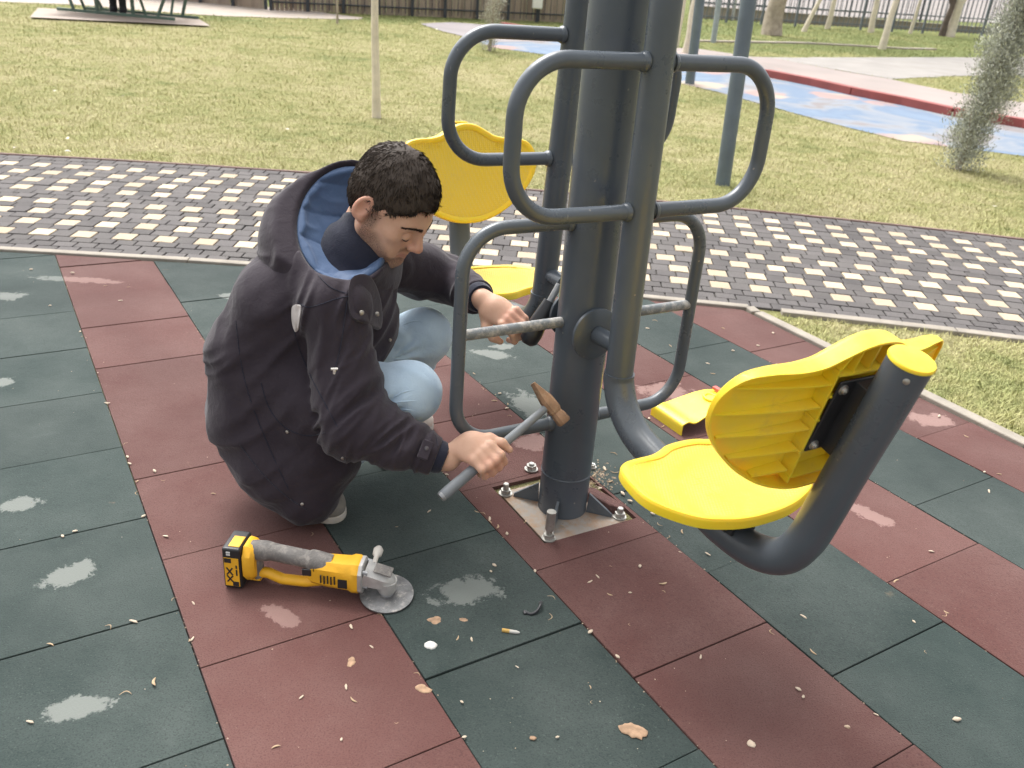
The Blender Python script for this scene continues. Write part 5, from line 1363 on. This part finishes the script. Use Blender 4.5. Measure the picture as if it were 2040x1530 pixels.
kinds = [bit_mesh('wood_chip', m_husk, 1, 1, .24, .14), bit_mesh('wood_chip', m_husk2, 2, 1, .38, .2, .05), bit_mesh('wood_chip', m_husk, 3, 1, .10, .08, .35), bit_mesh('wood_chip', m_husk2, 4, .8, .55, .3, 0)]
spots = [(1320,1163,22),(1275,1130,16),(1215,1130,10),(1190,1150,12),(1175,1160,14),(1215,1185,14),(1255,1182,10),(1098,1192,20),(1093,1230,22),(940,1275,14),(910,1273,16),(978,1140,12),(985,1128,16),(960,1025,18),(975,1035,16),(950,1020,12),(990,1050,18),(1010,1065,14),
 (250,1385,26),(330,1070,16),(258,925,14),(272,960,14),(286,1030,14),(348,1195,16),(215,1252,22),(266,1240,20),(100,1286,18),(150,1060,14),(125,1070,14),(510,1148,16),(385,1203,12),(376,1277,12),(425,985,12),(308,940,14),(325,957,10),
 (1395,1310,14),(1410,1105,14),(1360,1060,16),(1463,975,12),(1590,1075,14),(1540,1260,22),(1600,1230,16),(1620,1300,20),(1590,1375,18),(1600,1390,14),(1690,1450,12),(1745,1425,12),(1785,1160,18),(1885,1220,14),(1820,1240,12),(1880,1225,16),(1855,1100,14),(1970,980,14),(1990,945,12),(1905,1435,24),(1845,1300,12),
 (1225,940,20),(1205,935,18),(1215,960,16),(1240,985,18),(1255,1000,16),(1222,905,18),(1275,940,16),(1320,850,12),(1180,965,16),(1195,975,14),(1230,1005,12),(762,930,34),(855,1020,12),(790,1050,8),(1300,1025,14),(1315,1045,16),(1330,1070,14),
 (1410,725,10),(1420,745,12),(1460,700,10),(1510,690,10),(1305,640,12),(1290,655,10),(1335,690,10),(1440,655,10),(1540,665,12),(1690,765,10),(1830,790,12),(1870,830,14),(1925,870,12),(145,545,12),(210,570,10),(255,572,10),(240,600,10),(430,520,10),(62,538,10),(100,610,8),(620,1065,12),(700,1250,18),(1120,1050,12),(1045,1040,14),(1230,1310,16),(1255,1245,10),(690,1370,16),(600,1390,14),(550,1490,20),(680,1475,12),(790,1440,10),(830,1345,16),(1030,1330,10),(1175,1370,12),(1110,1470,12),(920,1400,12),(1320,1180,14),(740,1290,12),(310,1360,30),(705,1395,20),(925,1470,14),(1180,1400,12),(60,1440,18),(995,785,14),(985,800,14),(1010,815,12),(960,775,10),(1015,830,12),(905,770,12),(945,745,10)]
grp = 'dry chips and husks scattered on the rubber tiles'
def chip(q, s, i, z=.0):
    X = zplane(q, z); k = px_size(X); o = bpy.data.objects.new('wood_chip', kinds[i % 4]); link(o)
    o.location = (X[0], X[1], z+.0012); L = s*k*.9; o.scale = (L, L, L); o.rotation_euler = (rng.normal(0, .1), rng.normal(0, .1), rng.uniform(0, 6.28))
    tag(o, 'small dry chip or husk lying on the rubber tiles', 'chip', grp); return o
for i, (x, y, s) in enumerate(spots): chip((x, y), s, i*7+i//4)
for i in range(60):
    # drifted into the joints between the strips
    iu = rng.integers(0, 8); u = U0+(iu)*T+rng.normal(0, .006); v = rng.uniform(.2, 3.4); X = UX*u+WX*v
    if X[1] < .7 or X[0]*nk[0]+X[1]*nk[1] > ck-.03 or X[1] > path_edge(X[0])-.08: continue
    o = bpy.data.objects.new('wood_chip', kinds[int(rng.integers(0, 4))]); link(o); L = rng.uniform(.008, .020)
    o.location = (X[0], X[1], .001); o.scale = (L, L, L); o.rotation_euler = (0, 0, rng.uniform(0, 6.28)); tag(o, 'small dry chip or husk lying on the rubber tiles', 'chip', grp)
# gravel-like crumbs too small to count, thickest in the pit and the joints
g = MB(); rc = np.random.default_rng(31)
def crumb(x, y, z, s):
    a = rc.uniform(0, 6.28, 3); h = s*rc.uniform(.4, .8); p = [(x+s*math.cos(a[0]+t)*rc.uniform(.6, 1), y+s*math.sin(a[0]+t)*rc.uniform(.6, 1), z) for t in (0, 1.6, 3.1, 4.7)]
    g.add(p+[(x+s*.2, y, z+h), (x-s*.2, y+s*.1, z+h*.9)], [(0, 1, 4), (1, 5, 4), (1, 2, 5), (2, 3, 5), (3, 0, 4), (3, 4, 5)])
for _ in range(900):
    a, b = rc.uniform(-pa, pa), rc.uniform(-pb, pb); 
    if max(abs(a), abs(b)) < .128: continue
    X = pit_c+E3[:2]*a+D3[:2]*b; crumb(X[0], X[1], -.022, rc.uniform(.002, .009))
for _ in range(1500):
    u = U0+rc.integers(-3, 8)*T+rc.normal(0, .004); v = rc.uniform(.2, 4); X = UX*u+WX*v
    if X[0]*nk[0]+X[1]*nk[1] > ck-.01 or X[1] > path_edge(X[0])-.06 or X[1] < .6: continue
    crumb(X[0], X[1], -.001, rc.uniform(.001, .0032))
for _ in range(2600):
    X = np.array([rc.uniform(-2.6, 2.4), rc.uniform(.7, 4.0)]); d_ = np.linalg.norm(X-P3[:2]-np.array([.05, -.25]))
    if X[0]*nk[0]+X[1]*nk[1] > ck-.01 or X[1] > path_edge(X[0])-.06 or rc.random() > .16+.9*math.exp(-d_*d_/.22): continue
    crumb(X[0], X[1], .0, rc.uniform(.0008, .0026))
for _ in range(260):
    a, b = rc.normal(.14, .05), rc.normal(.0, .14); X = pit_c+E3[:2]*a-D3[:2]*(abs(b)*.3+.09*rc.random()); crumb(X[0], X[1], 0, rc.uniform(.0015, .006))
m_crumb = NT('crumb'); isl = m_crumb.n('ShaderNodeNewGeometry').outputs['Random Per Island']; m_crumbs = m_crumb.out(m_crumb.mix(isl, (.16, .11, .075), (.52, .42, .31)), .95)
o = g.build('crumbs', m_crumbs, kind='stuff')
# single small things
def blob(name, q, label, cat, m, sx, sy, sz, seed, rot=0.):
    X = zplane(q); r2 = np.random.default_rng(seed); g = MB(); n = 18; vs = []; k = 5
    amp = 1+r2.normal(0, .30, n); amp = (amp+np.roll(amp, 1)+np.roll(amp, -1))/3
    for j in range(k):
        t = j/(k-1); rr2 = math.cos(t*1.35)**.8; z = math.sin(t*1.5708)*sz
        for i in range(n):
            a = 6.2832*i/n; vs.append((math.cos(a)*sx*amp[i]*rr2, math.sin(a)*sy*amp[i]*rr2, z+.0005+r2.normal(0, .0004)*(j > 0)))
    fs = [(j*n+i, j*n+(i+1) % n, (j+1)*n+(i+1) % n, (j+1)*n+i) for j in range(k-1) for i in range(n)]+[tuple((k-1)*n+i for i in range(n)), tuple(range(n))[::-1]]
    g.add(vs, fs); o = g.build(name, m, smooth=70); o.location = (X[0], X[1], 0); o.rotation_euler[2] = rot; tag(o, label, cat); return o
m_peb = mat('white_pebble', (.62, .60, .56), .8, .15, 50, .3, 150)
blob('pebble', (858, 1287), 'flat whitish pebble on the green tile below the grinder disc', 'pebble', m_peb, .0135, .0125, .006, 1)
blob('pebble', (1497, 1483), 'small beige round pebble on the red tile near the bottom edge', 'pebble', mat('beige_pebble', (.56, .45, .34), .85, .2, 50), .0085, .008, .004, 2)
blob('pebble', (1688, 1448), 'tiny beige pebble on the red tile at lower right', 'pebble', mat('beige_pebble', (.5, .38, .27), .85, .2, 50), .005, .004, .003, 3)
blob('clay_clod', (1262, 1455), 'flat tan clay clod on the green tile near the bottom edge', 'clod', m_clay, .027, .018, .004, 4, -.5)
blob('clay_clod', (868, 1237), 'sandy clay lump on the green tile below the pale scuff', 'clod', m_clay, .017, .013, .003, 5)
blob('clay_clod', (842, 1373), 'small tan clay lump at the edge of the red tile', 'clod', m_clay, .014, .010, .0025, 6)
blob('clay_clod', (1062, 1471), 'little tan clay crumb on the dark green tile left of the big clod', 'clod', m_clay, .007, .005, .003, 7)
blob('clay_clod', (925, 1235), 'faint tan clay smear right of the sandy lump', 'clod', m_clay, .010, .007, .0018, 8)
blob('clay_clod', (700, 1318), 'thin tan clay smear on the red tile below the grinder', 'clod', m_clay, .009, .012, .0018, 9)
X = zplane((1018, 1261)); t = empty('cigarette_butt', (X[0], X[1], .0045)); t.rotation_euler[2] = -.10; tag(t, 'crushed cigarette butt with yellow filter on the green tile', 'cigarette butt')
g = MB(); g.tube([(-.021, 0, 0), (-.0205, 0, 0), (-.004, 0, 0), (-.0035, 0, 0)], [.003, .0044, .0044, .0042], 14); g.build('filter', mat('filter_paper', (.50, .31, .08), .8, .2, 90), t, smooth=40)
g = MB(); g.tube([(-.0035, 0, 0), (.012, 0, .0), (.019, .001, -.001)], [.0042, .004, .002], 14); g.build('paper_end', mat('cig_paper', (.48, .46, .42), .85, .12, 90), t, smooth=40)
X = zplane((1062, 1220)); g = MB(); pts = [(-.018, -.012, .003), (-.021, -.003, .004), (-.006, -.011, .004), (.008, -.003, .007), (.016, .012, .013), (.018, .024, .012), (.013, .022, .009)]
g.tube(catmull(pts, 4, False), .0034, 8); o = g.build('rubber_strap', m_black, smooth=60); o.location = tuple(X); tag(o, 'short black curved rubber strap on the green tile near the red strip', 'strap')
# fallen pale leaves on the lawn
m_leaf = mat('pale_leaf', (.66, .60, .50), .85, .15, 40)
for i, (q, s) in enumerate((((245, 195), 10), ((110, 185), 8), ((102, 203), 10), ((135, 280), 13), ((135, 305), 12), ((30, 298), 12), ((573, 261), 8), ((1770, 382), 8), ((1980, 415), 8), ((870, 60), 7), ((207, 36), 8))):
    X = at(q); k = px_size(X); g = MB(); L = s*k
    pts = [(0, -.5), (.22, -.2), (.25, .1), (.1, .4), (0, .52), (-.12, .38), (-.24, .1), (-.2, -.22)]
    top = [(a*L, b*L, .018+.12*L*math.sin(a*7+i)+.05*L*math.cos(b*5)) for a, b in pts]; g.add(top+[(v[0], v[1], v[2]-.0012) for v in top], [tuple(range(8)), tuple(range(15, 7, -1))]+[(j, j+8, (j+1) % 8+8, (j+1) % 8) for j in range(8)])
    o = g.build('fallen_leaf', m_leaf); o.location = tuple(X); o.rotation_euler[2] = i*1.3; tag(o, 'pale fallen leaf lying on the lawn', 'leaf', 'pale leaves fallen on the lawn')
